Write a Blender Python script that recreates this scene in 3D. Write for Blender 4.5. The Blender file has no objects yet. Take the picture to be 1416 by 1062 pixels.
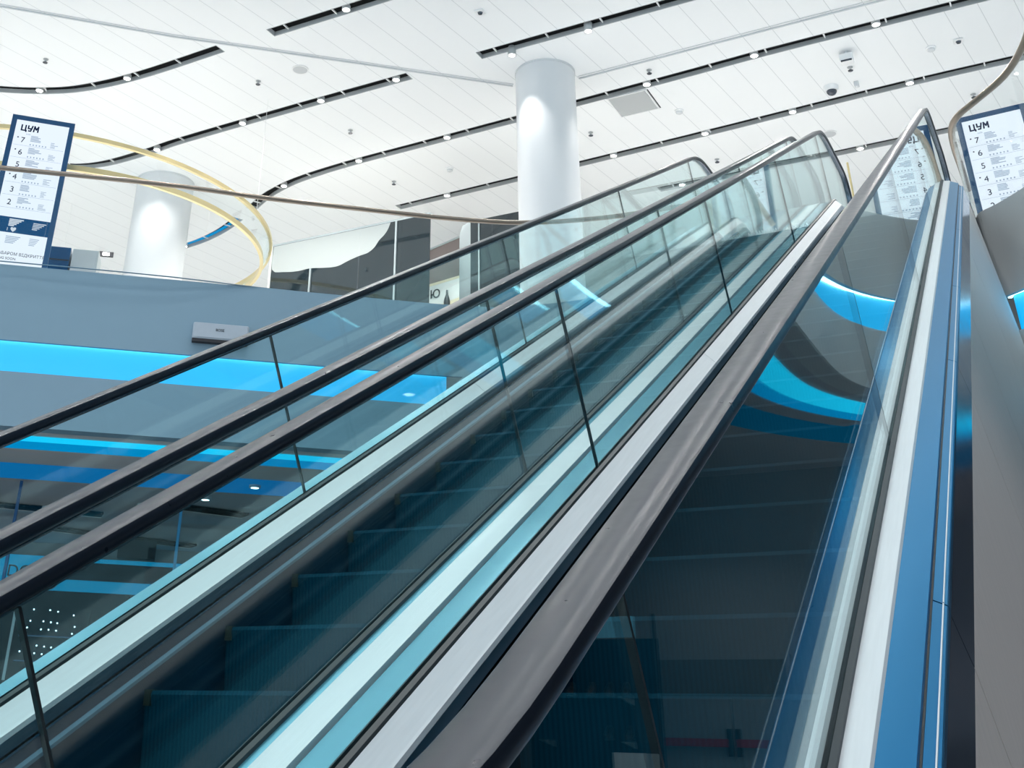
import bpy, bmesh, math, random
from mathutils import Vector, Matrix
random.seed(7)
S = bpy.context.scene
COL = S.collection
R = math.radians

# ------------------------------------------------------------------ helpers
def link(o, parent=None):
    COL.objects.link(o)
    if parent is not None:
        o.parent = parent
    return o

def tag(o, label, cat, group=None):
    o['label'] = label
    o['category'] = cat
    if group:
        o['group'] = group
    return o

def thing(name, label, cat, loc=(0, 0, 0), group=None):
    o = bpy.data.objects.new(name, None)
    o.empty_display_size = 0.2
    o.location = loc
    link(o)
    return tag(o, label, cat, group)

class MB:
    """collects shapes into one mesh"""
    def __init__(self):
        self.v, self.f = [], []
    def add(self, vs, fs):
        b = len(self.v)
        self.v += [tuple(p) for p in vs]
        self.f += [tuple(i + b for i in f) for f in fs]
        return self
    def obox(self, c, ax, ay, az):
        c, ax, ay, az = Vector(c), Vector(ax), Vector(ay), Vector(az)
        vs = [c + sx * ax + sy * ay + sz * az for sx in (-1, 1) for sy in (-1, 1) for sz in (-1, 1)]
        return self.add(vs, [(0, 1, 3, 2), (4, 6, 7, 5), (0, 4, 5, 1), (2, 3, 7, 6), (0, 2, 6, 4), (1, 5, 7, 3)])
    def box(self, a, b):
        c = [(a[i] + b[i]) / 2 for i in range(3)]
        h = [abs(b[i] - a[i]) / 2 for i in range(3)]
        return self.obox(c, (h[0], 0, 0), (0, h[1], 0), (0, 0, h[2]))
    def prism(self, loop, d):
        """closed planar loop of 3d points extruded along vector d"""
        d = Vector(d)
        n = len(loop)
        vs = [Vector(p) for p in loop] + [Vector(p) + d for p in loop]
        fs = [tuple(range(n)), tuple(range(2 * n - 1, n - 1, -1))]
        fs += [(i, (i + 1) % n, n + (i + 1) % n, n + i) for i in range(n)]
        return self.add(vs, fs)
    def sweep(self, rings, closed=True, caps=True):
        n = len(rings[0])
        vs = [p for r in rings for p in r]
        fs = []
        m = n if closed else n - 1
        for k in range(len(rings) - 1):
            for i in range(m):
                j = (i + 1) % n
                fs.append((k * n + i, k * n + j, (k + 1) * n + j, (k + 1) * n + i))
        if caps and closed:
            fs.append(tuple(range(n - 1, -1, -1)))
            fs.append(tuple((len(rings) - 1) * n + i for i in range(n)))
        return self.add(vs, fs)
    def lathe(self, c, prof, seg=24, axis='Z'):
        """prof: list of (r, h) from c"""
        rings = []
        for r, h in prof:
            ring = []
            for i in range(seg):
                a = 2 * math.pi * i / seg
                if axis == 'Z':
                    ring.append((c[0] + r * math.cos(a), c[1] + r * math.sin(a), c[2] + h))
                elif axis == 'X':
                    ring.append((c[0] + h, c[1] + r * math.cos(a), c[2] + r * math.sin(a)))
                else:
                    ring.append((c[0] + r * math.cos(a), c[1] + h, c[2] + r * math.sin(a)))
            rings.append(ring)
        return self.sweep(rings)
    def tube(self, pts, r, seg=10):
        pts = [Vector(p) for p in pts]
        rings = []
        for i, p in enumerate(pts):
            t = (pts[min(i + 1, len(pts) - 1)] - pts[max(i - 1, 0)]).normalized()
            up = Vector((0, 0, 1)) if abs(t.z) < 0.95 else Vector((0, 1, 0))
            s = t.cross(up).normalized()
            u = s.cross(t)
            rings.append([p + s * r * math.cos(2 * math.pi * k / seg) + u * r * math.sin(2 * math.pi * k / seg) for k in range(seg)])
        return self.sweep(rings)
    def build(self, name, m, parent=None, smooth=False, bevel=0):
        me = bpy.data.meshes.new(name)
        me.from_pydata(self.v, [], self.f)
        bm = bmesh.new(); bm.from_mesh(me)
        bmesh.ops.recalc_face_normals(bm, faces=bm.faces)
        if bevel:
            es = [e for e in bm.edges if len(e.link_faces) == 2 and e.calc_face_angle() > 0.5]
            bmesh.ops.bevel(bm, geom=es, offset=bevel, segments=2, affect='EDGES', profile=0.5)
        bm.to_mesh(me); bm.free()
        me.materials.append(m)
        if smooth:
            me.polygons.foreach_set('use_smooth', [True] * len(me.polygons))
            me.set_sharp_from_angle(angle=R(38))
        o = bpy.data.objects.new(name, me)
        link(o, parent)
        if parent is not None and parent.type == 'EMPTY':
            o.matrix_parent_inverse = Matrix.Translation(-Vector(parent.location))
        return o

def struct(o):
    o['kind'] = 'structure'
    return o

def smoothline(pts, n=6):
    """Catmull-Rom through the points"""
    P = [Vector(p) for p in pts]
    out = []
    for i in range(len(P) - 1):
        a, b = P[i], P[i + 1]
        p0 = P[i - 1] if i > 0 else a - (b - a)
        p3 = P[i + 2] if i + 2 < len(P) else b + (b - a)
        for k in range(n):
            t = k / n
            out.append(0.5 * ((2 * a) + (b - p0) * t + (2 * p0 - 5 * a + 4 * b - p3) * t * t + (3 * a - p0 - 3 * b + p3) * t ** 3))
    out.append(P[-1])
    return out

# ------------------------------------------------------------------ materials
def new_mat(name):
    m = bpy.data.materials.new(name)
    m.use_nodes = True
    nt = m.node_tree
    b = nt.nodes['Principled BSDF']
    return m, nt, b

def mat(name, col, rough=0.5, metal=0.0, spec=0.5, noise=0.0, nscale=4.0, stretch=None, coat=0.0):
    m, nt, b = new_mat(name)
    b.inputs['Base Color'].default_value = (*col, 1)
    b.inputs['Roughness'].default_value = rough
    b.inputs['Metallic'].default_value = metal
    b.inputs['Specular IOR Level'].default_value = spec
    b.inputs['Coat Weight'].default_value = coat
    if noise:
        tc = nt.nodes.new('ShaderNodeTexCoord')
        mp = nt.nodes.new('ShaderNodeMapping')
        if stretch:
            mp.inputs['Scale'].default_value = stretch
        tx = nt.nodes.new('ShaderNodeTexNoise')
        tx.inputs['Scale'].default_value = nscale
        tx.inputs['Detail'].default_value = 5
        mr = nt.nodes.new('ShaderNodeMapRange')
        mr.inputs['To Min'].default_value = 1 - noise
        mr.inputs['To Max'].default_value = 1 + noise
        mx = nt.nodes.new('ShaderNodeMix'); mx.data_type = 'RGBA'; mx.blend_type = 'MULTIPLY'
        mx.inputs[0].default_value = 1
        mx.inputs[6].default_value = (*col, 1)
        nt.links.new(tc.outputs['Object'], mp.inputs[0])
        nt.links.new(mp.outputs[0], tx.inputs['Vector'])
        nt.links.new(tx.outputs['Fac'], mr.inputs['Value'])
        nt.links.new(mr.outputs[0], mx.inputs[7])
        nt.links.new(mx.outputs[2], b.inputs['Base Color'])
        rr = nt.nodes.new('ShaderNodeMapRange')
        rr.inputs['To Min'].default_value = max(0.02, rough - 0.06)
        rr.inputs['To Max'].default_value = rough + 0.06
        nt.links.new(tx.outputs['Fac'], rr.inputs['Value'])
        nt.links.new(rr.outputs[0], b.inputs['Roughness'])
    return m

def emit(name, col, s, base=(0, 0, 0)):
    m, nt, b = new_mat(name)
    b.inputs['Base Color'].default_value = (*base, 1)
    b.inputs['Specular IOR Level'].default_value = 0
    b.inputs['Emission Color'].default_value = (*col, 1)
    b.inputs['Emission Strength'].default_value = s
    return m

def glass(name, tint, refl=1.0, f0=0.018, rough=0.0):
    m = bpy.data.materials.new(name); m.use_nodes = True
    nt = m.node_tree; nt.nodes.clear()
    out = nt.nodes.new('ShaderNodeOutputMaterial')
    tr = nt.nodes.new('ShaderNodeBsdfTransparent'); tr.inputs[0].default_value = (*tint, 1)
    gl = nt.nodes.new('ShaderNodeBsdfGlossy'); gl.inputs['Roughness'].default_value = rough
    gl.inputs['Color'].default_value = (0.93, 1, 1, 1)
    lw = nt.nodes.new('ShaderNodeLayerWeight'); lw.inputs['Blend'].default_value = 0.5
    pw = nt.nodes.new('ShaderNodeMath'); pw.operation = 'POWER'; pw.inputs[1].default_value = 5
    ml = nt.nodes.new('ShaderNodeMath'); ml.operation = 'MULTIPLY_ADD'
    ml.inputs[1].default_value = (1 - f0) * refl; ml.inputs[2].default_value = f0 * refl
    mx = nt.nodes.new('ShaderNodeMixShader')
    nt.links.new(lw.outputs['Facing'], pw.inputs[0])
    nt.links.new(pw.outputs[0], ml.inputs[0])
    nt.links.new(ml.outputs[0], mx.inputs[0])
    nt.links.new(tr.outputs[0], mx.inputs[1])
    nt.links.new(gl.outputs[0], mx.inputs[2])
    nt.links.new(mx.outputs[0], out.inputs[0])
    return m

def ceiling_mat():
    m, nt, b = new_mat('white_ceiling_planks')
    tc = nt.nodes.new('ShaderNodeTexCoord')
    sp = nt.nodes.new('ShaderNodeSeparateXYZ')
    nt.links.new(tc.outputs['Object'], sp.inputs[0])
    def math_(op, a, bb, c=None):
        n = nt.nodes.new('ShaderNodeMath'); n.operation = op
        for i, s in enumerate((a, bb, c)):
            if s is None: continue
            if isinstance(s, (int, float)): n.inputs[i].default_value = s
            else: nt.links.new(s, n.inputs[i])
        return n.outputs[0]
    # plank band index along Y shifts the joints, joints run nearly along Y
    sk = math_('MULTIPLY_ADD', sp.outputs['Y'], -0.13, sp.outputs['X'])
    u = math_('MULTIPLY', sk, 1 / 0.5)
    fr = math_('FRACT', u, 0)
    d = math_('ABSOLUTE', math_('SUBTRACT', fr, 0.5), 0)
    line = math_('GREATER_THAN', d, 0.489)
    mx = nt.nodes.new('ShaderNodeMix'); mx.data_type = 'RGBA'
    nt.links.new(line, mx.inputs[0])
    mx.inputs[6].default_value = (0.86, 0.875, 0.89, 1)
    mx.inputs[7].default_value = (0.62, 0.64, 0.66, 1)
    nt.links.new(mx.outputs[2], b.inputs['Base Color'])
    b.inputs['Roughness'].default_value = 0.55
    b.inputs['Specular IOR Level'].default_value = 0.25
    return m

M = dict(
    ceil=ceiling_mat(),
    white=mat('white_plaster', (0.84, 0.85, 0.85), 0.6, noise=0.02, nscale=1.5),
    offwhite=mat('offwhite_wall', (0.82, 0.83, 0.80), 0.6, noise=0.02, nscale=1.0),
    fascia=mat('fascia_grey_with_cove_blue', (0.185, 0.29, 0.37), 0.5, noise=0.03, nscale=1.2),  # grey fascia with the cove's blue ambient light put into its colour
    fasciar=mat('warm_grey_fascia_paint', (0.56, 0.56, 0.55), 0.5, noise=0.03, nscale=1.2),
    soffit=mat('grey_soffit_plaster', (0.50, 0.465, 0.465), 0.6, noise=0.12, nscale=0.8),
    floor=mat('polished_stone_floor', (0.78, 0.78, 0.77), 0.25, noise=0.06, nscale=1.2),
    floorlow=mat('grey_stone_floor', (0.40, 0.41, 0.42), 0.25, noise=0.1, nscale=1.2),
    column=mat('white_column_paint', (0.64, 0.66, 0.68), 0.42, noise=0.015, nscale=1.0),
    slotwall=mat('slot_grey_paint', (0.5, 0.52, 0.53), 0.6),
    slotblack=mat('slot_black_void', (0.006, 0.007, 0.008), 0.8, spec=0.1),
    rubber=mat('handrail_rubber', (0.014, 0.019, 0.030), 0.3, spec=0.2, noise=0.04, nscale=30),
    railgap=mat('handrail_guide_metal', (0.16, 0.18, 0.22), 0.25, metal=1.0),
    steel=mat('brushed_deck_steel', (0.84, 0.84, 0.845), 0.38, metal=0.12, noise=0.07, nscale=9, stretch=(14, 0.6, 0.6)),
    steeldark=mat('satin_side_steel', (0.50, 0.56, 0.62), 0.3, metal=1.0, noise=0.06, nscale=8, stretch=(10, 0.5, 0.5)),
    siderefl=mat('side_steel_painted_cove_blue', (0.035, 0.25, 0.49), 0.32, metal=0.9),  # reflection of the blue cove put into the steel's base colour
    deckrefl=mat('deck_steel_painted_teal_reflection', (0.12, 0.36, 0.46), 0.36, metal=0.6, noise=0.06, nscale=9, stretch=(14, 0.6, 0.6)),  # same deck steel, with the teal reflection beside the glass painted in
    trim=mat('dark_glazing_gasket', (0.035, 0.045, 0.05), 0.5),
    skirt=mat('dark_skirt_steel', (0.003, 0.026, 0.050), 0.6, metal=0.0, spec=0.05, noise=0.1, nscale=8),
    brush=mat('grey_brush_strip', (0.05, 0.14, 0.20), 0.7),
    black=mat('black_metal', (0.012, 0.014, 0.017), 0.5),
    cladstrip=mat('dark_polished_cladding', (0.13, 0.18, 0.29), 0.16, metal=0.85, noise=0.08, nscale=5),
    clad=mat('brushed_bronze_grey_cladding', (0.80, 0.72, 0.67), 0.55, metal=0.1, noise=0.09, nscale=6, stretch=(1, 8, 0.5)),
    bronze=mat('bronze_guard_rail', (0.26, 0.215, 0.18), 0.32, metal=0.85, noise=0.12, nscale=6),
    brass=mat('pale_brass', (0.72, 0.60, 0.33), 0.28, metal=0.9),
    glass=glass('teal_balustrade_glass', (0.92, 0.982, 0.984)),
    guard=glass('clear_guard_glass', (0.985, 0.995, 0.995), 0.7),
    joint=mat('glass_joint_seal', (0.012, 0.018, 0.022), 0.4),
    darkglass=mat('dark_reflective_glass', (0.010, 0.02, 0.026), 0.03, spec=0.8),
    reflpatch=mat('painted_glass_reflection', (0.45, 0.48, 0.475), 0.5),
    mullion=mat('pale_mullion', (0.45, 0.5, 0.52), 0.4, metal=0.4),
    wood=mat('brown_wall_panel', (0.21, 0.165, 0.155), 0.55, noise=0.18, nscale=3, stretch=(8, 1, 0.6)),
    wooddark=mat('dark_transom', (0.10, 0.105, 0.10), 0.5),
    poster=mat('white_poster_card', (0.78, 0.80, 0.78), 0.5),
    cream=mat('cream_border', (0.80, 0.72, 0.52), 0.5),
    ink=mat('dark_lettering', (0.02, 0.025, 0.03), 0.5),
    navy=mat('navy_frame', (0.012, 0.07, 0.17), 0.3, metal=0.3),
    plastic=mat('white_plastic', (0.8, 0.81, 0.82), 0.4),
    speakergrey=mat('speaker_grey', (0.36, 0.41, 0.47), 0.5, noise=0.04, nscale=20),
    lens=mat('dark_lens', (0.02, 0.03, 0.05), 0.1, spec=0.8),
    disc=mat('grey_speaker_grille', (0.5, 0.52, 0.54), 0.6),
    vent=mat('grey_vent_mesh', (0.43, 0.45, 0.46), 0.7),
    shadowgap=mat('dark_gap', (0.03, 0.03, 0.035), 0.8),
    seam=mat('soffit_joint_trim', (0.62, 0.64, 0.66), 0.6),
    wallgrey=mat('grey_shop_wall', (0.22, 0.225, 0.225), 0.6, noise=0.06, nscale=2),
    doorgrey=mat('grey_door_paint', (0.20, 0.23, 0.25), 0.5),
    red=mat('red_push_bar', (0.28, 0.01, 0.025), 0.35),
    shoe=mat('dark_shoe_leather', (0.02, 0.018, 0.018), 0.35),
    shoebrown=mat('brown_shoe_leather', (0.09, 0.06, 0.045), 0.4),
    shopdark=mat('shop_navy_wall', (0.003, 0.014, 0.027), 0.6, spec=0.06),
    shopblue=mat('blue_sign_board', (0.07, 0.30, 0.48), 0.5),
    yellow=mat('yellow_demarcation', (0.016, 0.026, 0.016), 0.6),
    cove=emit('cove_blue_glow', (0.0, 0.47, 1.0), 0.9, (0.10, 0.25, 0.30)),
    led=emit('cove_led_line', (0.45, 0.86, 1.0), 6.0),
    coveside=emit('cove_soffit_glow', (0.0, 0.42, 0.95), 0.62),
    covebright=emit('cove_bright_glow', (0.01, 0.62, 1.0), 1.05),
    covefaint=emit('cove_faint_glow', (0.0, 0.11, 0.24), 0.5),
    covespill=emit('painted_cove_spill_glow', (0.004, 0.15, 0.40), 0.9),
    lamp=emit('downlight_glow', (1.0, 0.98, 0.95), 18),
    lamplow=emit('small_downlight_glow', (0.8, 0.95, 1.0), 6),
    screen=emit('totem_screen_glow', (0.80, 0.90, 1.0), 1.05),
    screenband=emit('totem_screen_band', (0.01, 0.10, 0.27), 0.7),
    screenink=emit('totem_screen_ink', (0.01, 0.03, 0.10), 0.5),
    screentext=emit('totem_screen_small_text', (0.38, 0.50, 0.66), 0.9),
    screenwhite=emit('totem_screen_white_text', (0.8, 0.9, 1.0), 0.8),
    dot=emit('shelf_spark_lamp', (0.75, 0.9, 1.0), 4),
    stripblue=emit('blue_lit_strip', (0.0, 0.24, 0.46), 0.85),
    panelblue=emit('pale_blue_lit_panel', (0.10, 0.30, 0.42), 0.8),
)

M['rubber'].node_tree.nodes['Principled BSDF'].inputs['Specular Tint'].default_value = (0.72, 0.87, 1.0, 1)
def step_mat():
    m, nt, b = new_mat('ribbed_black_step')
    tc = nt.nodes.new('ShaderNodeTexCoord')
    wv = nt.nodes.new('ShaderNodeTexWave'); wv.wave_type = 'BANDS'; wv.bands_direction = 'X'
    wv.inputs['Scale'].default_value = 18
    bp = nt.nodes.new('ShaderNodeBump'); bp.inputs['Strength'].default_value = 0.15; bp.inputs['Distance'].default_value = 0.006
    rp = nt.nodes.new('ShaderNodeMapRange')
    rp.inputs['To Min'].default_value = 0.85; rp.inputs['To Max'].default_value = 1.15
    mx = nt.nodes.new('ShaderNodeMix'); mx.data_type = 'RGBA'; mx.blend_type = 'MULTIPLY'; mx.inputs[0].default_value = 1
    mx.inputs[6].default_value = (0.0015, 0.040, 0.066, 1)
    nt.links.new(tc.outputs['Object'], wv.inputs['Vector'])
    nt.links.new(wv.outputs['Fac'], bp.inputs['Height'])
    nt.links.new(wv.outputs['Fac'], rp.inputs['Value'])
    nt.links.new(rp.outputs[0], mx.inputs[7])
    nt.links.new(mx.outputs[2], b.inputs['Base Color'])
    nt.links.new(bp.outputs[0], b.inputs['Normal'])
    b.inputs['Roughness'].default_value = 0.5
    b.inputs['Specular IOR Level'].default_value = 0.04
    return m
M['step'] = step_mat()

def letters(text, size, origin, ux, uz, m, parent, name, depth=0.004, align='LEFT', bold=0.0):
    """raised lettering in the plane (ux, uz), facing ux x uz"""
    c = bpy.data.curves.new(name, 'FONT')
    c.body = text; c.size = size; c.extrude = depth / 2; c.align_x = align
    c.offset = bold
    t = bpy.data.objects.new('tmp', c)
    COL.objects.link(t)
    bpy.context.view_layer.update()
    me = bpy.data.meshes.new_from_object(t.evaluated_get(bpy.context.evaluated_depsgraph_get()))
    bpy.data.objects.remove(t)
    ux, uz = Vector(ux).normalized(), Vector(uz).normalized()
    nn = ux.cross(uz)
    mt = Matrix(((ux.x, uz.x, nn.x, origin[0]), (ux.y, uz.y, nn.y, origin[1]), (ux.z, uz.z, nn.z, origin[2]), (0, 0, 0, 1)))
    me.transform(mt)
    me.materials.clear(); me.materials.append(m)
    o = bpy.data.objects.new(name, me)
    link(o, parent)
    if parent is not None and parent.type == 'EMPTY':
        o.matrix_parent_inverse = Matrix.Translation(-Vector(parent.location))
    return o

# ------------------------------------------------------------------ camera
cam = bpy.data.cameras.new('camera')
cam_o = bpy.data.objects.new('camera', cam)
link(cam_o)
fpx, cx, cy = 1568.9, 555.1, 155.8
a, p, r = 0.5380832, 0.5158389, 0.0352388
F = Vector((-math.sin(a) * math.cos(p), math.cos(a) * math.cos(p), math.sin(p)))
Rt = Vector((math.cos(a), math.sin(a), 0))
U = Rt.cross(F)
R2 = math.cos(r) * Rt + math.sin(r) * U
U2 = -math.sin(r) * Rt + math.cos(r) * U
cam_o.matrix_world = Matrix(((R2.x, U2.x, -F.x, 0), (R2.y, U2.y, -F.y, 0), (R2.z, U2.z, -F.z, 0), (0, 0, 0, 1)))
cam.sensor_width = 36
cam.lens = fpx / 1416 * 36
cam.shift_x = (708 - cx) / 1416
cam.shift_y = (cy - 531) / 1416
cam.clip_start = 0.02
cam.clip_end = 200
S.camera = cam_o

# ------------------------------------------------------------------ levels
ZL, ZU, ZC, ZS = -1.25, 5.6, 10.9, 3.48      # lower floor, upper floor, ceiling, underside of the upper slab
T30 = math.tan(R(30)); C30 = math.cos(R(30)); S30 = 0.5

# ------------------------------------------------------------------ escalators
RL, RU = 3.2, 0.35
D0 = 0.323 + RL * math.tan(R(15))      # end of lower arc on the incline
D1 = 14.03 - RU * math.tan(R(15))
def line_pt(d):
    Y = d * C30 - S30 * (-1.63); Z = d * S30 + C30 * (-1.63)
    return Y, Z
def frame(t):
    """nosing line: t is the distance along the incline, running on through the arcs and the flats"""
    if D0 <= t <= D1:
        Y, Z = line_pt(t)
        return Y, Z, -S30, C30
    if t > D1:
        L = RU * R(30); s = t - D1
        Y1, Z1 = line_pt(D1)
        cyy, czz = Y1 + RU * S30, Z1 - RU * C30      # centre below
        if s < L:
            an = R(30) - s / RU
            return cyy - RU * math.sin(an), czz + RU * math.cos(an), -math.sin(an), math.cos(an)
        return cyy + (s - L), czz + RU, 0, 1
    L = RL * R(30); s = D0 - t
    Y0, Z0 = line_pt(D0)
    cyy, czz = Y0 - RL * S30, Z0 + RL * C30          # centre above
    if s < L:
        an = R(30) - s / RL
        return cyy + RL * math.sin(an), czz - RL * math.cos(an), -math.sin(an), math.cos(an)
    return cyy - (s - L), czz - RL, 0, 1
def off(t, n):
    """n: height measured square to the incline from the eye plane, -1.63 at the step noses"""
    y, z, ny, nz = frame(t)
    h = n + 1.63
    return y + ny * h, z + nz * h
def znose(Y):
    lo, hi = -4.0, 18.0
    for _ in range(40):
        mid = (lo + hi) / 2
        if frame(mid)[0] < Y: lo = mid
        else: hi = mid
    return frame(lo)[1]
def ts(a, b):
    """parameter samples between a and b, dense on the arcs"""
    out = [a]
    for k in range(13): out.append(D0 - RL * R(30) * k / 12)
    for k in range(9): out.append(D1 + RU * R(30) * k / 8)
    out.append(b)
    return sorted(t for t in set(out) if a <= t <= b)
T_LOW, T_TOP = -1.5, 15.2
JOINTS = [1.51, 4.58, 7.65, 10.72, 13.79]

def strip(prof, a=T_LOW, b=T_TOP):
    """profile of (x, n) points swept along the escalator"""
    mb = MB()
    mb.sweep([[(x, *off(t, n)) for x, n in prof] for t in ts(a, b)])
    return mb

def make_escalator(name, label, xc, outer_right):
    G = 0.5825
    e = thing(name, label, 'escalator', (xc, 0.9, ZL))
    first_step = True
    # steps ---------------------------------------------------------------
    k0 = -6
    for k in range(k0, 23):
        Y = 3.136 + 0.44 * k
        z, zp = znose(Y), znose(Y - 0.44)
        mb = MB()
        prof = [(Y + 0.006, z), (Y + 0.452, z), (Y + 0.452, z - 0.04), (Y + 0.06, z - 0.04)]
        if z - zp > 0.03:
            for q in (0.45, 0.75, 1.0):
                prof.append((Y + 0.06 - 0.028 * q * 0 , zp - 0.03 + (z - zp - 0.01) * (1 - q)))
            prof += [(Y + 0.028, zp - 0.03)]
            for q in (0.3, 0.6, 0.85):
                prof.append((Y + 0.028 - 0.026 * q ** 1.5, zp - 0.03 + (z - zp + 0.03) * q))
        prof += [(Y, z - 0.014)]
        mb.prism([(xc - 0.478, y, zz) for y, zz in prof], (0.956, 0, 0))
        st = mb.build('step', M['step'], e, smooth=True)
        for sx in (-1, 1):
            ds = MB()
            ds.box((xc + sx * 0.476, Y + 0.01, z - 0.002), (xc + sx * 0.446, Y + 0.44, z + 0.003))
            if z - zp > 0.03:
                ds.box((xc + sx * 0.476, Y - 0.003, z - 0.05), (xc + sx * 0.446, Y + 0.01, z + 0.003))
            ds.build('demarcation_strip', M['yellow'], st)
    # combs and floor plates ------------------------------------------------
    mb = MB(); mb.box((xc - 0.49, 0.05, ZL - 0.1), (xc + 0.49, 0.5, ZL + 0.02))
    for i in range(30):
        x = xc - 0.47 + i * 0.0324
        mb.box((x - 0.006, 0.5, ZL - 0.02), (x + 0.006, 0.62, ZL + 0.015))
    mb.build('comb_plate', M['steel'], e)
    mb = MB(); mb.box((xc - 0.49, 13.02, ZU - 0.1), (xc + 0.49, 13.35, ZU + 0.02))
    for i in range(30):
        x = xc - 0.47 + i * 0.0324
        mb.box((x - 0.006, 12.93, ZU - 0.02), (x + 0.006, 13.03, ZU + 0.015))
    mb.build('comb_plate', M['steel'], e)
    mb = MB(); mb.box((xc - 0.49, -0.9, ZL - 0.1), (xc + 0.49, 0.05, ZL + 0.012)); mb.build('floor_plate', M['steeldark'], e)
    mb = MB(); mb.box((xc - 0.49, 13.35, ZU - 0.1), (xc + 0.49, 14.6, ZU + 0.012)); mb.build('floor_plate', M['steeldark'], e)
    # truss body under the steps
    mb = strip([(xc - 0.49, -2.05), (xc + 0.49, -2.05), (xc + 0.49, -2.62), (xc - 0.49, -2.62)], -0.4, 14.4)
    mb.build('truss_body', M['black'], e)
    for sx in (-1, 1):
        X = lambda s: xc + sx * s
        gx = X(G)
        # handrail: a flat-topped rubber belt on a metal guide
        prof = [(-0.040, -0.579), (-0.0385, -0.5735), (-0.034, -0.571), (0.0, -0.5695), (0.034, -0.571), (0.0385, -0.5735), (0.040, -0.579),
                (0.040, -0.596), (0.034, -0.604), (0.018, -0.604), (0.018, -0.600), (-0.018, -0.600), (-0.018, -0.604), (-0.034, -0.604), (-0.040, -0.596)]
        rings = []
        path = []
        top, bot = ts(T_LOW + 0.25, T_TOP - 0.25), None
        rr = 0.33
        # lower newel, incline, upper newel: belt centre line with normals
        y, z = off(T_LOW + 0.25, -0.585)
        for k in range(9):
            an = R(-90 + 180 * k / 9 )
            cyy, czz = y, z - rr
            path.append((cyy - rr * math.cos(an), czz + rr * math.sin(an), -math.cos(an), math.sin(an)))
        for t in top:
            fy, fz, ny, nz = frame(t)
            yy, zz = off(t, -0.585)
            path.append((yy, zz, ny, nz))
        y, z = off(T_TOP - 0.25, -0.585)
        for k in range(1, 10):
            an = R(90 - 180 * k / 9)
            path.append((y + rr * math.cos(an), z - rr + rr * math.sin(an), math.cos(an), math.sin(an)))
        for (yy, zz, ny, nz) in path:
            rings.append([(gx + px, yy + ny * (pn + 0.585), zz + nz * (pn + 0.585)) for px, pn in prof])
        hr = MB().sweep(rings).build('handrail', M['rubber'], e, smooth=True)
        rings = []
        for (yy, zz, ny, nz) in path:
            rings.append([(gx + px, yy + ny * (pn + 0.585), zz + nz * (pn + 0.585)) for px, pn in
                          [(-0.0255, -0.601), (0.0255, -0.601), (0.0255, -0.609), (0.0145, -0.617), (-0.0145, -0.617), (-0.0255, -0.609)]])
        MB().sweep(rings).build('handrail_guide', M['railgap'], hr, smooth=True)
        # glass panes
        edges = [T_LOW + 0.25] + JOINTS + [T_TOP - 0.25]
        for i in range(len(edges) - 1):
            ta, tb = edges[i] + (0.004 if i else 0), edges[i + 1] - (0.004 if i < len(edges) - 2 else 0)
            tl = ts(ta, tb)
            # joints stay square to the incline: clip the curved ends to it
            loop = [off(t, -1.402) for t in tl]
            up = [off(t, -0.612) for t in reversed(tl)]
            if i == len(edges) - 2:
                y, z = off(tb, -0.612)
                cyy, czz, r2 = y, z - 0.30, 0.30
                up = [(cyy + r2 * math.cos(R(-60 + 150 * q / 10)), czz + r2 * math.sin(R(-60 + 150 * q / 10))) for q in range(11)] + up[1:]
            if i == 0:
                y, z = off(ta, -0.612)
                cyy, czz, r2 = y, z - 0.30, 0.30
                up = up[:-1] + [(cyy + r2 * math.cos(R(90 + 150 * q / 10)), czz + r2 * math.sin(R(90 + 150 * q / 10))) for q in range(11)]
            mb = MB().prism([(gx - 0.006, y, z) for y, z in loop + up], (0.012, 0, 0))
            mb.build('glass_panel', M['glass'], e)
        for j in JOINTS:
            lo, hi = off(j, -1.40), off(j, -0.612)
            v = Vector((0, hi[0] - lo[0], hi[1] - lo[1]))
            c = Vector((gx, (lo[0] + hi[0]) / 2, (lo[1] + hi[1]) / 2))
            MB().obox(c, (0.0062, 0, 0), (0, 0.0036 * C30, 0.0036 * S30), v / 2).build('glass_joint', M['joint'], e)
        # gaskets both sides of the glass
        for (sa, sb) in ((G - 0.007, G - 0.021), (G + 0.007, G + 0.021)):
            mb = strip([(X(sa), -1.385), (X(sb), -1.392), (X(sb), -1.424), (X(sa), -1.424)])
            mb.build('glazing_gasket', M['trim'], e)
        # inner deck in three lengths, with butt joints
        cuts = [T_LOW, 0.9, 6.63, 12.4, T_TOP]
        for i in range(4):
            g0 = 0.003 if i else 0
            mb = strip([(X(G - 0.021), -1.404), (X(G - 0.070), -1.460), (X(G - 0.076), -1.466), (X(G - 0.076), -1.484), (X(G - 0.070), -1.484), (X(G - 0.021), -1.43)], cuts[i] + g0, cuts[i + 1])
            mb.build('inner_deck', M['steel'], e)
        mb = strip([(X(G - 0.071), -1.482), (X(G - 0.0745), -1.482), (X(G - 0.0765), -1.522), (X(G - 0.071), -1.522)])
        mb.build('deck_edge_strip', M['steeldark'], e)
        mb = strip([(X(G - 0.084), -1.527), (X(G - 0.0985), -1.527), (X(G - 0.0985), -1.95), (X(G - 0.084), -1.95)])
        mb.build('skirt_panel', M['skirt'], e)
        mb = strip([(X(G - 0.0985), -1.566), (X(G - 0.116), -1.572), (X(G - 0.116), -1.584), (X(G - 0.0985), -1.586)])
        mb.build('skirt_brush', M['brush'], e)
        # outer deck
        right_out = (sx > 0) == outer_right
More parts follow.
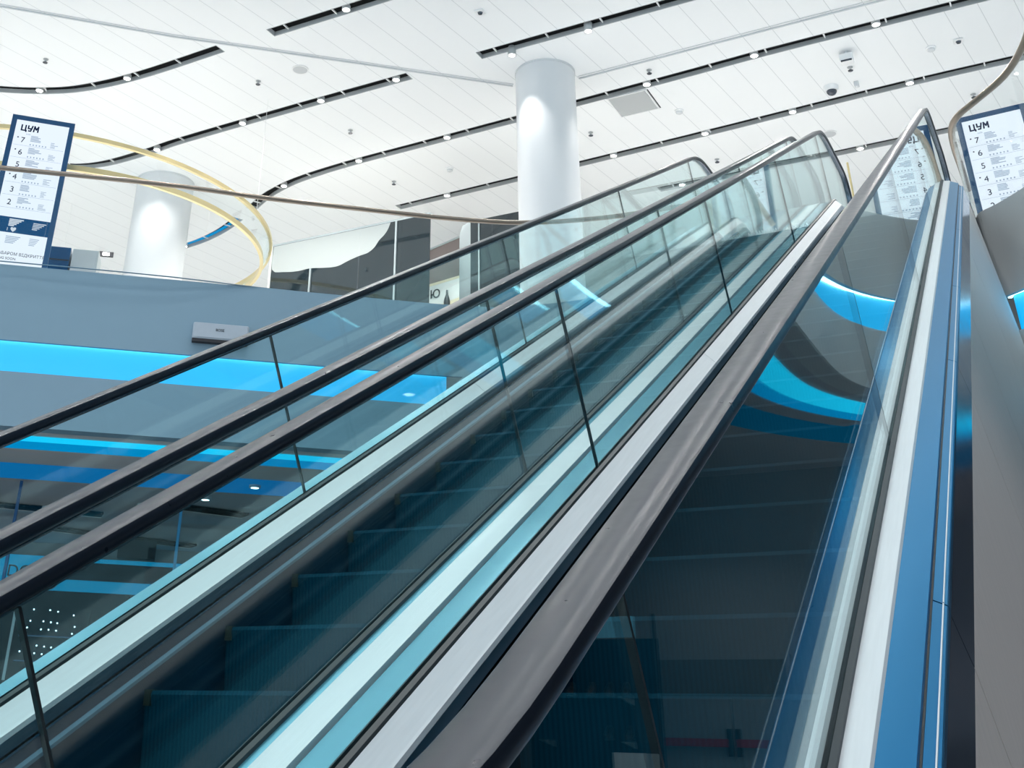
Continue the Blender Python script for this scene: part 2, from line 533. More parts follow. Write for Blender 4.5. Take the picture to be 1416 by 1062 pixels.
        if outer_right and sx > 0:
            mb = strip([(X(G + 0.021), -1.404), (X(G + 0.080), -1.412), (X(G + 0.0855), -1.420), (X(G + 0.0855), -1.44), (X(G + 0.021), -1.43)])
            mb.build('outer_deck', M['steel'], e)
            OX = lambda x, n: (x, n)      # section points in metres from the eye plane
            mb = strip([OX(-0.5045, -1.421), OX(-0.432, -1.456), OX(-0.432, -1.475), OX(-0.5045, -1.441)], T_LOW, 14.4)
            mb.build('sloped_side_panel', M['siderefl'], e)
            mb = strip([OX(-0.445, -1.470), OX(-0.4275, -1.478), OX(-0.4275, -1.51), OX(-0.445, -1.51)], T_LOW, 14.4)
            mb.build('shadow_groove', M['black'], e)
            lj = [T_LOW, 0.9, 3.411, 6.131, 8.066, 10.6, 13.2, 14.4]
            for i in range(len(lj) - 1):
                ga = 0.007 if i else 0
                strip([OX(-0.430, -1.481), OX(-0.394, -1.498), OX(-0.391, -1.503), OX(-0.391, -1.530), OX(-0.430, -1.530)], lj[i] + ga, lj[i + 1]).build('ledge_trim', M['siderefl'], e)
                strip([OX(-0.404, -1.4925), OX(-0.4005, -1.494), OX(-0.4005, -1.490), OX(-0.404, -1.4885)], lj[i] + ga, lj[i + 1]).build('ledge_bead', M['steel'], e)
                strip([OX(-0.391, -1.526), OX(-0.3640, -1.672), OX(-0.376, -1.672), OX(-0.403, -1.526)], lj[i] + ga, lj[i + 1]).build('cladding_strip', M['cladstrip'], e)
                strip([OX(-0.3640, -1.674), OX(-0.165, -3.40), OX(-0.177, -3.40), OX(-0.376, -1.674)], lj[i] + 0.012, min(lj[i + 1], 13.75)).build('cladding_panel', M['clad'], e)
            strip([OX(-0.41, -1.54), OX(-0.382, -1.69), OX(-0.184, -3.39), OX(-0.20, -3.39), OX(-0.44, -1.54)], T_LOW, 13.7).build('cladding_backing', M['black'], e)
        elif sx < 0 and not outer_right:
            mb = strip([(X(G + 0.021), -1.404), (X(G + 0.16), -1.412), (X(G + 0.16), -1.44), (X(G + 0.021), -1.43)])
            mb.build('outer_deck', M['deckrefl'], e)
            mb = strip([(X(G + 0.150), -1.44), (X(G + 0.16), -1.44), (X(G + 0.16), -2.9), (X(G + 0.150), -2.9)], T_LOW, 14.0)
            mb.build('cladding_panel', M['clad'], e)
        elif sx > 0:
            strip([(X(G + 0.021), -1.404), (X(G + 0.046), -1.409), (X(G + 0.046), -1.44), (X(G + 0.021), -1.44)]).build('outer_deck', M['deckrefl'], e)
            strip([(X(G + 0.047), -1.4065), (X(G + 0.170), -1.402), (X(G + 0.170), -1.44), (X(G + 0.047), -1.44)]).build('deck_cover_strip', M['steel'], e)
            strip([(X(G + 0.165), -1.43), (X(G + 0.179), -1.43), (X(G + 0.179), -1.9), (X(G + 0.165), -1.9)]).build('shadow_groove', M['black'], e)
        else:
            mb = strip([(X(G + 0.021), -1.404), (X(G + 0.144), -1.412), (X(G + 0.144), -1.45), (X(G + 0.021), -1.45)])
            mb.build('outer_deck', M['deckrefl'], e)
    return e

make_escalator('escalator', 'left escalator, whose dark steps show between two teal glass balustrades', -2.665, False)
make_escalator('escalator', 'right escalator nearest the camera, with the wide satin handrail and pale steel side deck', -1.172, True)

# ------------------------------------------------------------------ upper slab with the void, fascias and coves
UL = Vector((0.76643, 0.64233, 0)); NL = Vector((-0.64233, 0.76643, 0)); AL = Vector((-11.95, 9.62, 0))
left_edge = [AL - UL * 9, AL, Vector((-7.38, 13.45, 0)), Vector((-7.04, 13.70, 0)), Vector((-6.61, 13.98, 0)), Vector((-5.91, 14.14, 0)), Vector((-5.0, 14.22, 0)), Vector((-3.45, 14.24, 0))]
right_edge = [Vector(q + (0,)) for q in [(-0.36, 13.60), (-0.30, 13.45), (-0.10, 13.28), (0.20, 12.95), (0.42, 12.62), (0.58, 12.25), (0.67, 11.8), (0.70, 11.1), (0.70, 9.5), (0.70, 7.0), (0.70, 3.0), (0.70, -3.0)]]
right_edge = smoothline(right_edge, 4)
plan = left_edge + [Vector((-3.45, 13.36, 0)), Vector((-0.36, 13.36, 0))] + right_edge + [Vector((14, -3, 0)), Vector((14, 30, 0)), Vector((-34, 30, 0)), Vector((-34, left_edge[0].y, 0))]

def fill(loops, z, name, m):
    bm = bmesh.new()
    es = []
    for lp in loops:
        vs = [bm.verts.new((q[0], q[1], z)) for q in lp]
        es += [bm.edges.new((vs[i], vs[(i + 1) % len(vs)])) for i in range(len(vs))]
    bmesh.ops.triangle_fill(bm, use_beauty=True, use_dissolve=False, edges=es)
    me = bpy.data.meshes.new(name); bm.to_mesh(me); bm.free()
    me.materials.append(m)
    return link(bpy.data.objects.new(name, me))

struct(fill([plan], ZU, 'floor_upper', M['floor']))
struct(fill([plan], ZS, 'ceiling_lower', M['soffit']))

def offset_curve(pts, d):
    out = []
    for i, q in enumerate(pts):
        t = (pts[min(i + 1, len(pts) - 1)] - pts[max(i - 1, 0)]).normalized()
        out.append(q + Vector((-t.y, t.x, 0)) * d)
    return out
def wall_strip(mb, pts, z0, z1, d, thick):
    """wall band along a plan curve; d metres behind the edge (left of travel)"""
    o1, o2 = offset_curve(pts, d), offset_curve(pts, d + thick)
    mb.sweep([[(u.x, u.y, z0), (u.x, u.y, z1), (w.x, w.y, z1), (w.x, w.y, z0)] for u, w in zip(o1, o2)])
    return mb

CA0, CA1 = 4.16, 4.57     # cove in the fascia
def cut(pts, end):
    return pts
# left fascia: the recess stops short of the rounded corner
lp = smoothline(left_edge[:2], 1)[:1] + left_edge[1:]
mb = MB()
wall_strip(mb, left_edge, CA1 + 0.08, ZU, 0, 0.24)
wall_strip(mb, left_edge, CA1, CA1 + 0.08, 0, 0.05)
wall_strip(mb, left_edge, ZS - 0.012, CA0, 0, 0.24)
endA = [Vector((-7.40, 13.43, 0)), Vector((-7.04, 13.70, 0))] + left_edge[4:]
# slanted end block of the recess
o1, o2 = endA, offset_curve(endA, 0.22)
rings = [[(endA[0].x, endA[0].y, CA0), (endA[1].x, endA[1].y, CA1), (o2[1].x, o2[1].y, CA1), (o2[0].x, o2[0].y, CA0)]]
for u, w in list(zip(o1, o2))[1:]:
    rings.append([(u.x, u.y, CA0), (u.x, u.y, CA1), (w.x, w.y, CA1), (w.x, w.y, CA0)])
mb.sweep(rings)
mb.obox((-3.45, 13.8, (ZS + ZU) / 2), (0.02, 0, 0), (0, 0.46, 0), (0, 0, (ZU - ZS) / 2))
struct(mb.build('wall_left', M['fascia']))
mb = MB()
wall_strip(mb, right_edge, CA1 + 0.08, ZU, 0, 0.24)
wall_strip(mb, right_edge, CA1, CA1 + 0.08, 0, 0.05)
wall_strip(mb, right_edge, ZS - 0.012, CA0, 0, 0.24)
mb.box((-3.45, 13.34, ZS), (-0.36, 13.5, ZU - 0.12))
struct(mb.build('wall_right', M['fasciar']))

def cove_light(pts, label, name='cove_light'):
    e = thing(name, label, 'cove light', (pts[0].x, pts[0].y, CA0))
    mb = MB(); wall_strip(mb, pts, CA0 - 0.02, CA1 + 0.078, 0.19, 0.02); mb.build('glowing_panel', M['cove'], e)
    mb = MB(); wall_strip(mb, pts, CA1 + 0.05, CA1 + 0.07, 0.135, 0.04); mb.build('light_strip', M['led'], e)
    return e
cove_light(left_edge[:2] + [Vector((-7.20, 13.60, 0))], 'long straight blue light cove set in the left grey fascia')
cove_light(right_edge, 'curved blue light cove set in the right fascia beside the escalator')

def soffit_light(pts, d0, d1, label, m1='coveside', led=0.35):
    e = thing('cove_light', label, 'cove light', (pts[0].x, pts[0].y, ZS - 0.03))
    if led:
        dm = d0 + (d1 - d0) * led
        mb = MB(); wall_strip(mb, pts, ZS - 0.02, ZS - 0.004, d0, dm - d0); mb.build('light_strip', M['covebright'], e)
        mb = MB(); wall_strip(mb, pts, ZS - 0.02, ZS - 0.004, dm, d1 - dm); mb.build('glowing_panel', M[m1], e)
    else:
        mb = MB(); wall_strip(mb, pts, ZS - 0.02, ZS - 0.004, d0, d1 - d0); mb.build('glowing_panel', M[m1], e)
    return e
Lc = [AL - UL * 6, AL, AL + UL * 5.05]
soffit_light(Lc, 0.5, 1.22, 'narrow blue light strip in the soffit under the left fascia')
soffit_light([AL - UL * 6, AL, AL + UL * 5.6], 2.25, 3.3, 'dim blue band of painted cove spill in the lower left ceiling behind the bright strip', 'covespill', False)  # blue cast by the cove, put in as a dim glow without a lamp
soffit_light(right_edge, 0.42, 0.98, 'curved blue light strip in the soffit under the right fascia', led=0.6)
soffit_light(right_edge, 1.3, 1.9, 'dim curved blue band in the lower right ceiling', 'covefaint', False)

# ------------------------------------------------------------------ floors and outer walls
mb = MB(); mb.box((-34, -8, ZL - 0.3), (14, 30, ZL)); struct(mb.build('floor', M['floorlow']))
mb = MB()
arc = smoothline([(-34, 6, 0), (-33, 18, 0), (-27, 26, 0), (-15, 29, 0), (0, 29.5, 0), (14, 29.5, 0)], 8)
wall_strip(mb, arc, ZU, ZC, 0, 0.2)
struct(mb.build('wall_back', M['offwhite']))
mb = MB(); mb.box((-34, 29, ZL), (14, 29.3, ZS)); struct(mb.build('wall_back_lower', M['wallgrey']))

# ------------------------------------------------------------------ guard rails around the void
def guard(name, label, rail_pts, edge_z, joints_every, cat='glass balustrade'):
    e = thing(name, label, cat, (rail_pts[0].x, rail_pts[0].y, edge_z))
    pts = rail_pts
    rings = []
    for i, q in enumerate(pts):
        t = (pts[min(i + 1, len(pts) - 1)] - pts[max(i - 1, 0)]).normalized()
        s = Vector((-t.y, t.x, 0))
        ring = []
        for k in range(12):
            an = 2 * math.pi * k / 12
            ring.append((q.x + s.x * 0.042 * math.cos(an), q.y + s.y * 0.042 * math.cos(an), 6.97 + 0.034 * math.sin(an)))
        rings.append(ring)
    MB().sweep(rings).build('top_rail', M['bronze'], e, smooth=True)
    mb = MB(); wall_strip(mb, pts, edge_z + 0.001, edge_z + 0.008, -0.012, 0.03); mb.build('base_shoe', M['fascia'], e)
    # panes
    acc, start = 0, 0
    for i in range(1, len(pts)):
        acc += (pts[i] - pts[i - 1]).length
        if acc > joints_every or i == len(pts) - 1:
            seg = list(pts[start:i + 1])
            tt = (seg[-1] - seg[-2]).normalized()
            seg[-1] = seg[-1] - tt * 0.008
            mb = MB(); wall_strip(mb, seg, edge_z + 0.03, 6.945, -0.006, 0.012); mb.build('glass_panel', M['guard'], e)
            acc, start = 0, i
    return e
lr = [Vector(q + (0,)) for q in [(-17.2, 5.0), (-12.02, 9.36), (-11.26, 9.98), (-10.13, 10.95), (-9.25, 11.82), (-8.22, 12.73), (-7.4, 13.44), (-6.7, 13.97), (-6.15, 14.27), (-5.54, 14.47), (-4.9, 14.6), (-4.25, 14.64), (-3.75, 14.75), (-3.62, 15.1), (-3.60, 16.3)]]
lr = [q + Vector((-0.03, 0.05, 0)) for q in lr]
guard('glass_balustrade', 'long glass balustrade with bronze top rail above the left fascia', smoothline(lr, 3), ZU, 1.9)
rp = [Vector(q + (0,)) for q in [(-0.45, 15.9), (-0.45, 15.2), (-0.455, 14.5), (-0.42, 13.98), (-0.31, 13.67), (-0.09, 13.39), (0.26, 12.93), (0.50, 12.35), (0.62, 11.8), (0.68, 11.0), (0.70, 9.0), (0.70, 6.0), (0.70, 2.0)]]
rp = [q + Vector((0.02, 0.0, 0)) for q in rp]
guard('glass_balustrade', 'curved glass balustrade with bronze rail at the right edge of the void', smoothline(rp, 4), ZU, 1.6)

# ------------------------------------------------------------------ ceiling with recessed light slots
SL = {
 'S1': [(-17.4, 11.3), (-16.29, 12.23), (-15.36, 12.76), (-14.55, 12.98), (-13.4, 13.07), (-11.59, 13.03)],
 'S2': [(-10.49, 13.03), (-5.0, 13.03)],
 'S3': [(-17.7, 15.1), (-17.2, 15.42), (-16.5, 15.56), (-15.34, 15.53), (-14.46, 15.46), (-11.72, 15.40), (-9.04, 15.38)],
 'S4b': [(-18.61, 19.95), (-17.9, 19.90), (-17.2, 19.75), (-16.5, 19.50), (-15.8, 19.15)],
 'S4': [(-15.2, 18.85), (-14.6, 18.5), (-14.13, 18.29), (-13.34, 18.06), (-11.99, 17.90), (-9.98, 17.82), (-8.05, 17.74), (-4.71, 17.60), (-2.51, 17.5), (2.5, 17.45)],
 'S5': [(-12.1, 20.27), (-9.17, 20.14), (-5.26, 19.95), (-1.02, 19.70), (3.0, 19.66)],
 'S6': [(-7.59, 15.34), (-2.0, 15.30)],
 'S7': [(-6.52, 21.97), (-4.51, 21.97), (-1.76, 21.90), (3.0, 21.82)],
}
SLAB = {
 'S1': 'curving dark light slot in the ceiling at upper left, ending above the left totem',
 'S2': 'straight dark light slot at the top edge of the photo, left of the column',
 'S3': 'long dark light slot in the ceiling curving down behind the left balustrade rail',
 'S4b': 'short curved ceiling slot with blue glow seen inside the gold-edged ring',
 'S4': 'longest dark light slot, passing just behind the column top from left to right',
 'S5': 'straight dark light slot crossing behind the middle of the column',
 'S6': 'straight dark light slot at the top, starting just left of the column top',
 'S7': 'farthest grey light slot, low behind the escalator tops',
}
SW = 0.115
loops = [[(-36, -6), (14, -6), (14, 30), (-36, 30)]]
for key, pl in SL.items():
    c = smoothline([(x, y, 0) for x, y in pl], 5 if len(pl) > 3 else 2)
    lo, hi = offset_curve(c, -SW), offset_curve(c, SW)
    loop = [(q.x, q.y) for q in lo] + [(q.x, q.y) for q in reversed(hi)]
    loops.append(loop)
    e = thing('ceiling_light_slot', SLAB[key], 'light slot', (c[0].x, c[0].y, ZC), 'recessed light slots in the white ceiling')
    # two side walls, ends, and the black top
    for lst in (lo, hi):
        mb = MB()
        o2 = offset_curve(lst, 0.012 if lst is hi else -0.012)
        mb.sweep([[(u.x, u.y, ZC - 0.004), (u.x, u.y, ZC + 0.088), (w.x, w.y, ZC + 0.088), (w.x, w.y, ZC - 0.004)] for u, w in zip(lst, o2)])
        mb.build('side_wall', M['slotwall'], e)
    for q0, q1 in ((lo[0], hi[0]), (lo[-1], hi[-1])):
        mid = (q0 + q1) / 2; dv = (q1 - q0) / 2
        MB().obox((mid.x, mid.y, ZC + 0.042), (dv.x, dv.y, 0), Vector((-dv.y, dv.x, 0)).normalized() * 0.006, (0, 0, 0.046)).build('end_plate', M['slotwall'], e)
    mb = MB(); mb.sweep([[(u.x, u.y, ZC + 0.088), (w.x, w.y, ZC + 0.088), (w.x, w.y, ZC + 0.1), (u.x, u.y, ZC + 0.1)] for u, w in zip(lo, hi)])
    mb.build('dark_top', M['slotblack'], e)
    if key == 'S4b':
        mb = MB(); mb.sweep([[(u.x, u.y, ZC + 0.072), (w.x, w.y, ZC + 0.072), (w.x, w.y, ZC + 0.08), (u.x, u.y, ZC + 0.08)] for u, w in list(zip(offset_curve(c, 0.0), offset_curve(c, 0.09)))[4:]])
        mb.build('blue_glow_strip', M['coveside'], e)
    # brackets across the black
    acc = 0.3
    for i in range(1, len(c)):
        seg = c[i] - c[i - 1]; L = seg.length; t = seg.normalized(); s = Vector((-t.y, t.x, 0))
        q = 0.0
        while acc <= L:
            pt = c[i - 1] + t * acc
            MB().obox((pt.x, pt.y, ZC + 0.06), t * 0.012, s * (SW - 0.004), (0, 0, 0.012)).build('bracket', M['plastic'], e)
            acc += 1.0
        acc -= L
ceil = struct(fill(loops, ZC, 'ceiling', M['ceil']))
# solid lid so the slots stay black
mb = MB(); mb.box((-36, -6, ZC + 0.12), (14, 30, ZC + 0.3)); struct(mb.build('ceiling_slab', M['white']))

# thin joint trims that meet at the column
mb = MB(); tr1 = [Vector((-15.2, 9.0, 0)), Vector((-14.08, 10.18, 0)), Vector((-12.04, 12.28, 0)), Vector((-9.76, 14.37, 0)), Vector((-7.45, 16.5, 0))]
wall_strip(mb, tr1, ZC - 0.012, ZC - 0.001, 0, 0.02); wall_strip(mb, tr1, ZC - 0.03, ZC - 0.001, 0.055, 0.02)
struct(mb.build('trim_1', M['seam']))
mb = MB(); tr2 = [Vector((-6.3, 16.78, 0)), Vector((-4.24, 16.75, 0)), Vector((-1.24, 16.72, 0)), Vector((4, 16.7, 0))]
wall_strip(mb, tr2, ZC - 0.012, ZC - 0.001, 0, 0.02); wall_strip(mb, tr2, ZC - 0.03, ZC - 0.001, 0.07, 0.02)
struct(mb.build('trim_2', M['seam']))

# downlights: (x, y, where)
DLS = [
 (-15.63, 12.62, 'left downlight in the curving slot at upper left', 1), (-13.8, 13.05, 'right downlight in the curving slot at upper left', 1),
 (-8.93, 13.03, 'downlight in the straight slot at the top edge left of the column', 1),
 (-15.21, 15.55, 'downlight in the long left slot, nearest the left totem', 1), (-12.9, 15.44, 'middle downlight of the slot that curves behind the left rail', 1),
 (-11.0, 15.40, 'downlight second from the right end of the long left slot', 1), (-9.32, 15.38, 'downlight at the right end of the long left slot', 1),
 (-18.04, 19.92, 'downlight in the short blue-lit slot inside the gold ring', 1),
 (-13.81, 18.18, 'leftmost downlight in the longest slot, near the gold ring', 1), (-11.68, 17.88, 'second downlight from the left in the longest slot', 1),
 (-9.53, 17.80, 'downlight in the longest slot, just left of the column', 1), (-5.28, 17.62, 'downlight in the longest slot above the grey vent panel', 1),
 (-3.29, 17.53, 'downlight in the longest slot left of the dome camera', 1), (-1.25, 17.48, 'rightmost downlight in the longest slot', 1),
 (-10.8, 20.20, 'downlight in the slot behind the column, above the dark shop glass', 1), (-6.83, 20.03, 'downlight in the slot just right of the column', 1),
 (-4.89, 19.93, 'second downlight right of the column in the straight slot', 1), (-3.17, 19.83, 'third downlight right of the column in the straight slot', 1),
 (-1.06, 19.71, 'rightmost downlight in the straight slot above the right handrail end', 1),
 (-7.0, 15.46, 'cylinder downlight just in front of the column top', 2), (-5.53, 15.36, 'cylinder downlight in the top slot right of the column', 2),
 (-6.0, 21.95, 'downlight in the farthest slot at its left end', 1), (-2.33, 21.92, 'downlight in the farthest slot above the escalator end', 1),
]
for x, y, lab, kind in DLS:
    e = thing('downlight', 'small round lit ' + lab, 'downlight', (x, y, ZC), 'downlights of the white ceiling')
    zb = ZC - (0.10 if kind == 2 else 0.015)
    MB().lathe((x, y, 0), [(0.06, ZC + 0.086), (0.072, ZC + 0.06), (0.072, zb), (0.058, zb), (0.055, zb + 0.012), (0.02, zb + 0.02)], 20).build('housing', M['plastic'] if kind == 1 else M['slotwall'], e, smooth=True)
    MB().lathe((x, y, 0), [(0.056, zb + 0.010), (0.056, zb + 0.003), (0.03, zb + 0.001), (0.004, zb + 0.001)], 20).build('glowing_lens', M['lamp'], e)
    L = bpy.data.lights.new('downlight_or_added_spot', 'SPOT')
    L.energy = ((450 if x > -12.5 else (560 if x > -14.5 or y < 13 else 200)) if abs(x + 6.8) > 3.2 else 270) if kind == 1 else (210 if x < -6 else 60)
    L.spot_size = R(118) if kind == 1 else R(82); L.spot_blend = 0.5 if kind == 1 else 0.6; L.shadow_soft_size = 0.05
    L.color = (1.0, 0.97, 0.93)
    lo_ = bpy.data.objects.new('downlight_or_added_spot', L); lo_.location = (x, y, zb - 0.01); link(lo_)

def tag1(o, label, cat, group=None):
    return tag(o, label, cat, group)
SPR = [(-14.69, 11.85, 'far upper left, above the left totem'), (-11.65, 14.26, 'upper left, near the round speaker grille'), (-11.12, 16.66, 'between the two long slots left of the column'),
       (-11.51, 19.07, 'above the left shop glass, left of the column'), (-6.88, 18.89, 'just right of the column'), (-5.08, 17.17, 'above the grey vent panel'),
       (-1.9, 18.68, 'between the white box and the dome camera'), (-0.11, 20.64, 'behind the curved rail at far right'), (-5.0, 21.12, 'low behind the escalator handrails')]
for x, y, lab in SPR:
    e = thing('sprinkler', 'tiny dark ceiling sprinkler ' + lab, 'sprinkler', (x, y, ZC), 'ceiling sprinklers')
    MB().lathe((x, y, 0), [(0.05, ZC - 0.001), (0.045, ZC - 0.012), (0.016, ZC - 0.016), (0.014, ZC - 0.06), (0.008, ZC - 0.066)], 12).build('body', M['vent'], e, smooth=True)
    MB().lathe((x, y, 0), [(0.008, ZC - 0.058), (0.045, ZC - 0.07), (0.045, ZC - 0.076), (0.008, ZC - 0.08)], 12).build('deflector', M['lens'], e)
SMK = [(-10.13, 19.06, 'left of the column'), (-5.06, 18.83, 'right of the vent panel'), (-0.56, 18.65, 'at upper right near the curved rail')]
for x, y, lab in SMK:
    e = thing('smoke_detector', 'white round smoke detector ' + lab, 'smoke detector', (x, y, ZC), 'smoke detectors')
    MB().lathe((x, y, 0), [(0.085, ZC - 0.001), (0.085, ZC - 0.02), (0.07, ZC - 0.03)], 20).build('base', M['plastic'], e, smooth=True)
    MB().lathe((x, y, 0), [(0.06, ZC - 0.028), (0.062, ZC - 0.055), (0.045, ZC - 0.07), (0.01, ZC - 0.072)], 20).build('sensor_cap', M['seam'], e, smooth=True)
e = thing('dome_camera', 'white dome security camera with dark lens on the right ceiling', 'security camera', (-2.34, 19.22, ZC))
MB().lathe((-2.34, 19.22, 0), [(0.13, ZC - 0.001), (0.13, ZC - 0.05), (0.105, ZC - 0.09)], 24).build('housing', M['plastic'], e, smooth=True)
MB().lathe((-2.34, 19.22, 0), [(0.09, ZC - 0.085), (0.088, ZC - 0.12), (0.066, ZC - 0.155), (0.03, ZC - 0.172), (0.004, ZC - 0.175)], 24).build('lens_dome', M['lens'], e, smooth=True)
e = thing('projector_box', 'white box device hanging from the ceiling above the dome camera', 'ceiling device', (-1.87, 18.14, ZC))
MB().box((-1.98, 18.05, ZC - 0.22), (-1.76, 18.23, ZC - 0.06)).build('body', M['plastic'], e, bevel=0.02)
MB().lathe((-1.87, 18.14, 0), [(0.03, ZC - 0.001), (0.03, ZC - 0.07)], 12).build('stem', M['seam'], e)
MB().box((-1.96, 18.04, ZC - 0.226), (-1.78, 18.06, ZC - 0.20)).build('front_slit', M['lens'], e)
e = thing('motion_sensor', 'small grey sensor stub on the ceiling right of the dome camera', 'sensor', (-1.9, 19.24, ZC))
MB().box((-1.94, 19.2, ZC - 0.11), (-1.86, 19.28, ZC - 0.001)).build('body', M['seam'], e, bevel=0.012)
MB().lathe((-1.9, 19.24, 0), [(0.025, ZC - 0.108), (0.02, ZC - 0.13)], 12).build('tip', M['plastic'], e)
for x, y, lab in ((-10.71, 14.27, 'between the left slots'), (-2.75, 21.02, 'above the escalator handrail bends')):
    e = thing('ceiling_speaker', 'flat round grey ceiling speaker ' + lab, 'ceiling speaker', (x, y, ZC), 'round ceiling speakers')
    MB().lathe((x, y, 0), [(0.155, ZC - 0.001), (0.155, ZC - 0.012), (0.135, ZC - 0.015)], 28).build('rim', M['plastic'], e, smooth=True)
    MB().lathe((x, y, 0), [(0.14, ZC - 0.014), (0.10, ZC - 0.02), (0.01, ZC - 0.021)], 28).build('grille', M['disc'], e, smooth=True)
for x, y, lab in ((-6.96, 14.12, 'above the column top'), (-0.12, 18.62, 'at far upper right beside the smoke detector')):
    e = thing('wall_washer_sensor', 'square white ceiling sensor with dark eye ' + lab, 'sensor', (x, y, ZC), 'square ceiling sensors')
    MB().box((x - 0.08, y - 0.08, ZC - 0.025), (x + 0.08, y + 0.08, ZC - 0.001)).build('plate', M['plastic'], e, bevel=0.008)
    MB().lathe((x, y, 0), [(0.045, ZC - 0.024), (0.035, ZC - 0.05), (0.005, ZC - 0.055)], 14).build('eye', M['lens'], e, smooth=True)
e = thing('vent_panel', 'square grey ventilation panel in the ceiling right of the column', 'vent', (-5.74, 18.17, ZC))
MB().obox((-5.74, 18.17, ZC - 0.008), (0.36, -0.005, 0), (0.02, 0.37, 0), (0, 0, 0.007)).build('grille_mesh', M['vent'], e)
for ax, ay, hx, hy in ((0, 0.385, 0.375, 0.012), (0, -0.385, 0.375, 0.012), (0.375, 0, 0.012, 0.39), (-0.375, 0, 0.012, 0.39)):
    MB().box((-5.74 + ax - hx, 18.17 + ay - hy, ZC - 0.02), (-5.74 + ax + hx, 18.17 + ay + hy, ZC - 0.001)).build('frame_bar', M['plastic'], e)
MB().box((-5.345, 17.8, ZC - 0.006), (-5.325, 18.56, ZC - 0.001)).build('shadow_joint', M['shadowgap'], e)

# ------------------------------------------------------------------ columns
def column(x, y, rad, label):
    e = thing('column', label, 'column', (x, y, ZU))
    MB().lathe((x, y, 0), [(rad, ZU), (rad, ZC - 0.03)], 64).build('shaft', M['column'], e, smooth=True)
    MB().lathe((x, y, 0), [(rad + 0.012, ZC - 0.035), (rad + 0.012, ZC - 0.001)], 64).build('top_ring', M['seam'], e, smooth=True)
    return e
column(-6.80, 16.45, 0.535, 'tall round white column with a light scallop rising behind the escalators')
column(-16.1, 16.9, 0.62, 'pale round column behind the left balustrade, seen through the gold ring')

# ------------------------------------------------------------------ suspended ring with gold edges
e = thing('suspended_ring', 'gold-edged glass ring hanging under the white ceiling at left', 'hanging ring', (-15.6, 13.8, 7.9))
cu, ru, zu = Vector((-15.85, 13.83)), 4.11, 8.5
cl, rl, zl = Vector((-14.96, 13.64)), 3.38, 7.9
n = 96
ringu = [(cu.x + ru * math.cos(2 * math.pi * i / n), cu.y + ru * math.sin(2 * math.pi * i / n), zu) for i in range(n)]
ringl = [(cl.x + rl * math.cos(2 * math.pi * i / n), cl.y + rl * math.sin(2 * math.pi * i / n), zl) for i in range(n)]
def rim(ring, w, h, name):
    rings = []
    cxx = sum(q[0] for q in ring) / n; cyy = sum(q[1] for q in ring) / n
    for q in ring + ring[:1]:
        d = Vector((q[0] - cxx, q[1] - cyy, 0)).normalized()
        rings.append([(q[0] + d.x * sa * w, q[1] + d.y * sa * w, q[2] + sb * h) for sa, sb in ((-1, -1), (1, -1), (1, 1), (-1, 1))])
    MB().sweep(rings, caps=False).build(name, M['brass'], e, smooth=True)
rim(ringu, 0.03, 0.035, 'top_rim')
rim(ringl, 0.03, 0.045, 'bottom_rim')
for s in range(8):
    i0, i1 = s * 12, (s + 1) * 12
    rings = []
    for i in range(i0, i1 + 1):
        a1, b1 = Vector(ringl[i % n]), Vector(ringu[i % n])
        if i == i0:
            a1 = a1.lerp(Vector(ringl[(i + 1) % n]), 0.05); b1 = b1.lerp(Vector(ringu[(i + 1) % n]), 0.05)
        o_ = Vector((0.006, 0.006, 0))
        rings.append([a1, b1, b1 + o_, a1 + o_])
    MB().sweep(rings).build('glass_panel', M['guard'], e)
for i in (4, 36, 68):
    q = ringu[i]
    MB().tube([(q[0], q[1], zu), (q[0], q[1], ZC)], 0.004, 6).build('hanger_rod', M['plastic'], e)

# ------------------------------------------------------------------ upper shops
e = thing('shopfront', 'dark reflective glass shopfront behind the balustrade left of the column', 'shopfront', (-11.5, 17.5, ZU))
Y = 17.5
for x0, x1 in ((-13.42, -12.44), (-12.42, -10.47), (-10.45, -9.72)):
    MB().box((x0, Y, ZU), (x1, Y + 0.03, 9.12)).build('glass_pane', M['darkglass'], e)
for x, zt in ((-12.43, 8.455), (-10.46, 9.12)):
    MB().box((x - 0.018, Y - 0.03, ZU), (x + 0.018, Y, zt)).build('mullion', M['mullion'], e)
MB().box((-13.47, Y - 0.02, ZU), (-13.42, Y + 0.1, 9.12)).build('side_frame', M['offwhite'], e)
MB().box((-13.42, Y, 9.12), (-9.72, Y + 0.1, 9.16)).build('top_frame', M['mullion'], e)
REFL_OUTLINE = [(-13.40, 9.11), (-13.40, 8.60), (-13.1, 8.50), (-12.75, 8.46), (-12.45, 8.47), (-12.1, 8.42), (-11.8, 8.40), (-11.55, 8.47), (-11.3, 8.53), (-11.1, 8.56), (-10.95, 8.65), (-10.85, 8.78), (-10.75, 8.86), (-10.66, 8.97), (-10.6, 9.11)]  # outline of a pale ceiling reflection, painted as a sheet on the glass
e_refl = MB().prism([(q.x, Y - 0.008, q.z) for q in smoothline([(x, 0, z) for x, z in REFL_OUTLINE], 3)], (0, 0.004, 0)).build('painted_reflection', M['reflpatch'], e)
e_refl['label'] = 'painted pale reflection over the upper left of the glass'
mb = MB(); mb.prism([(-13.6, 17.9, ZU), (-10.05, 17.9, ZU), (-12.1, 21, ZU), (-13.6, 21, ZU)], (0, 0, 3.5)); mb.build('shop_box', M['offwhite'], e)

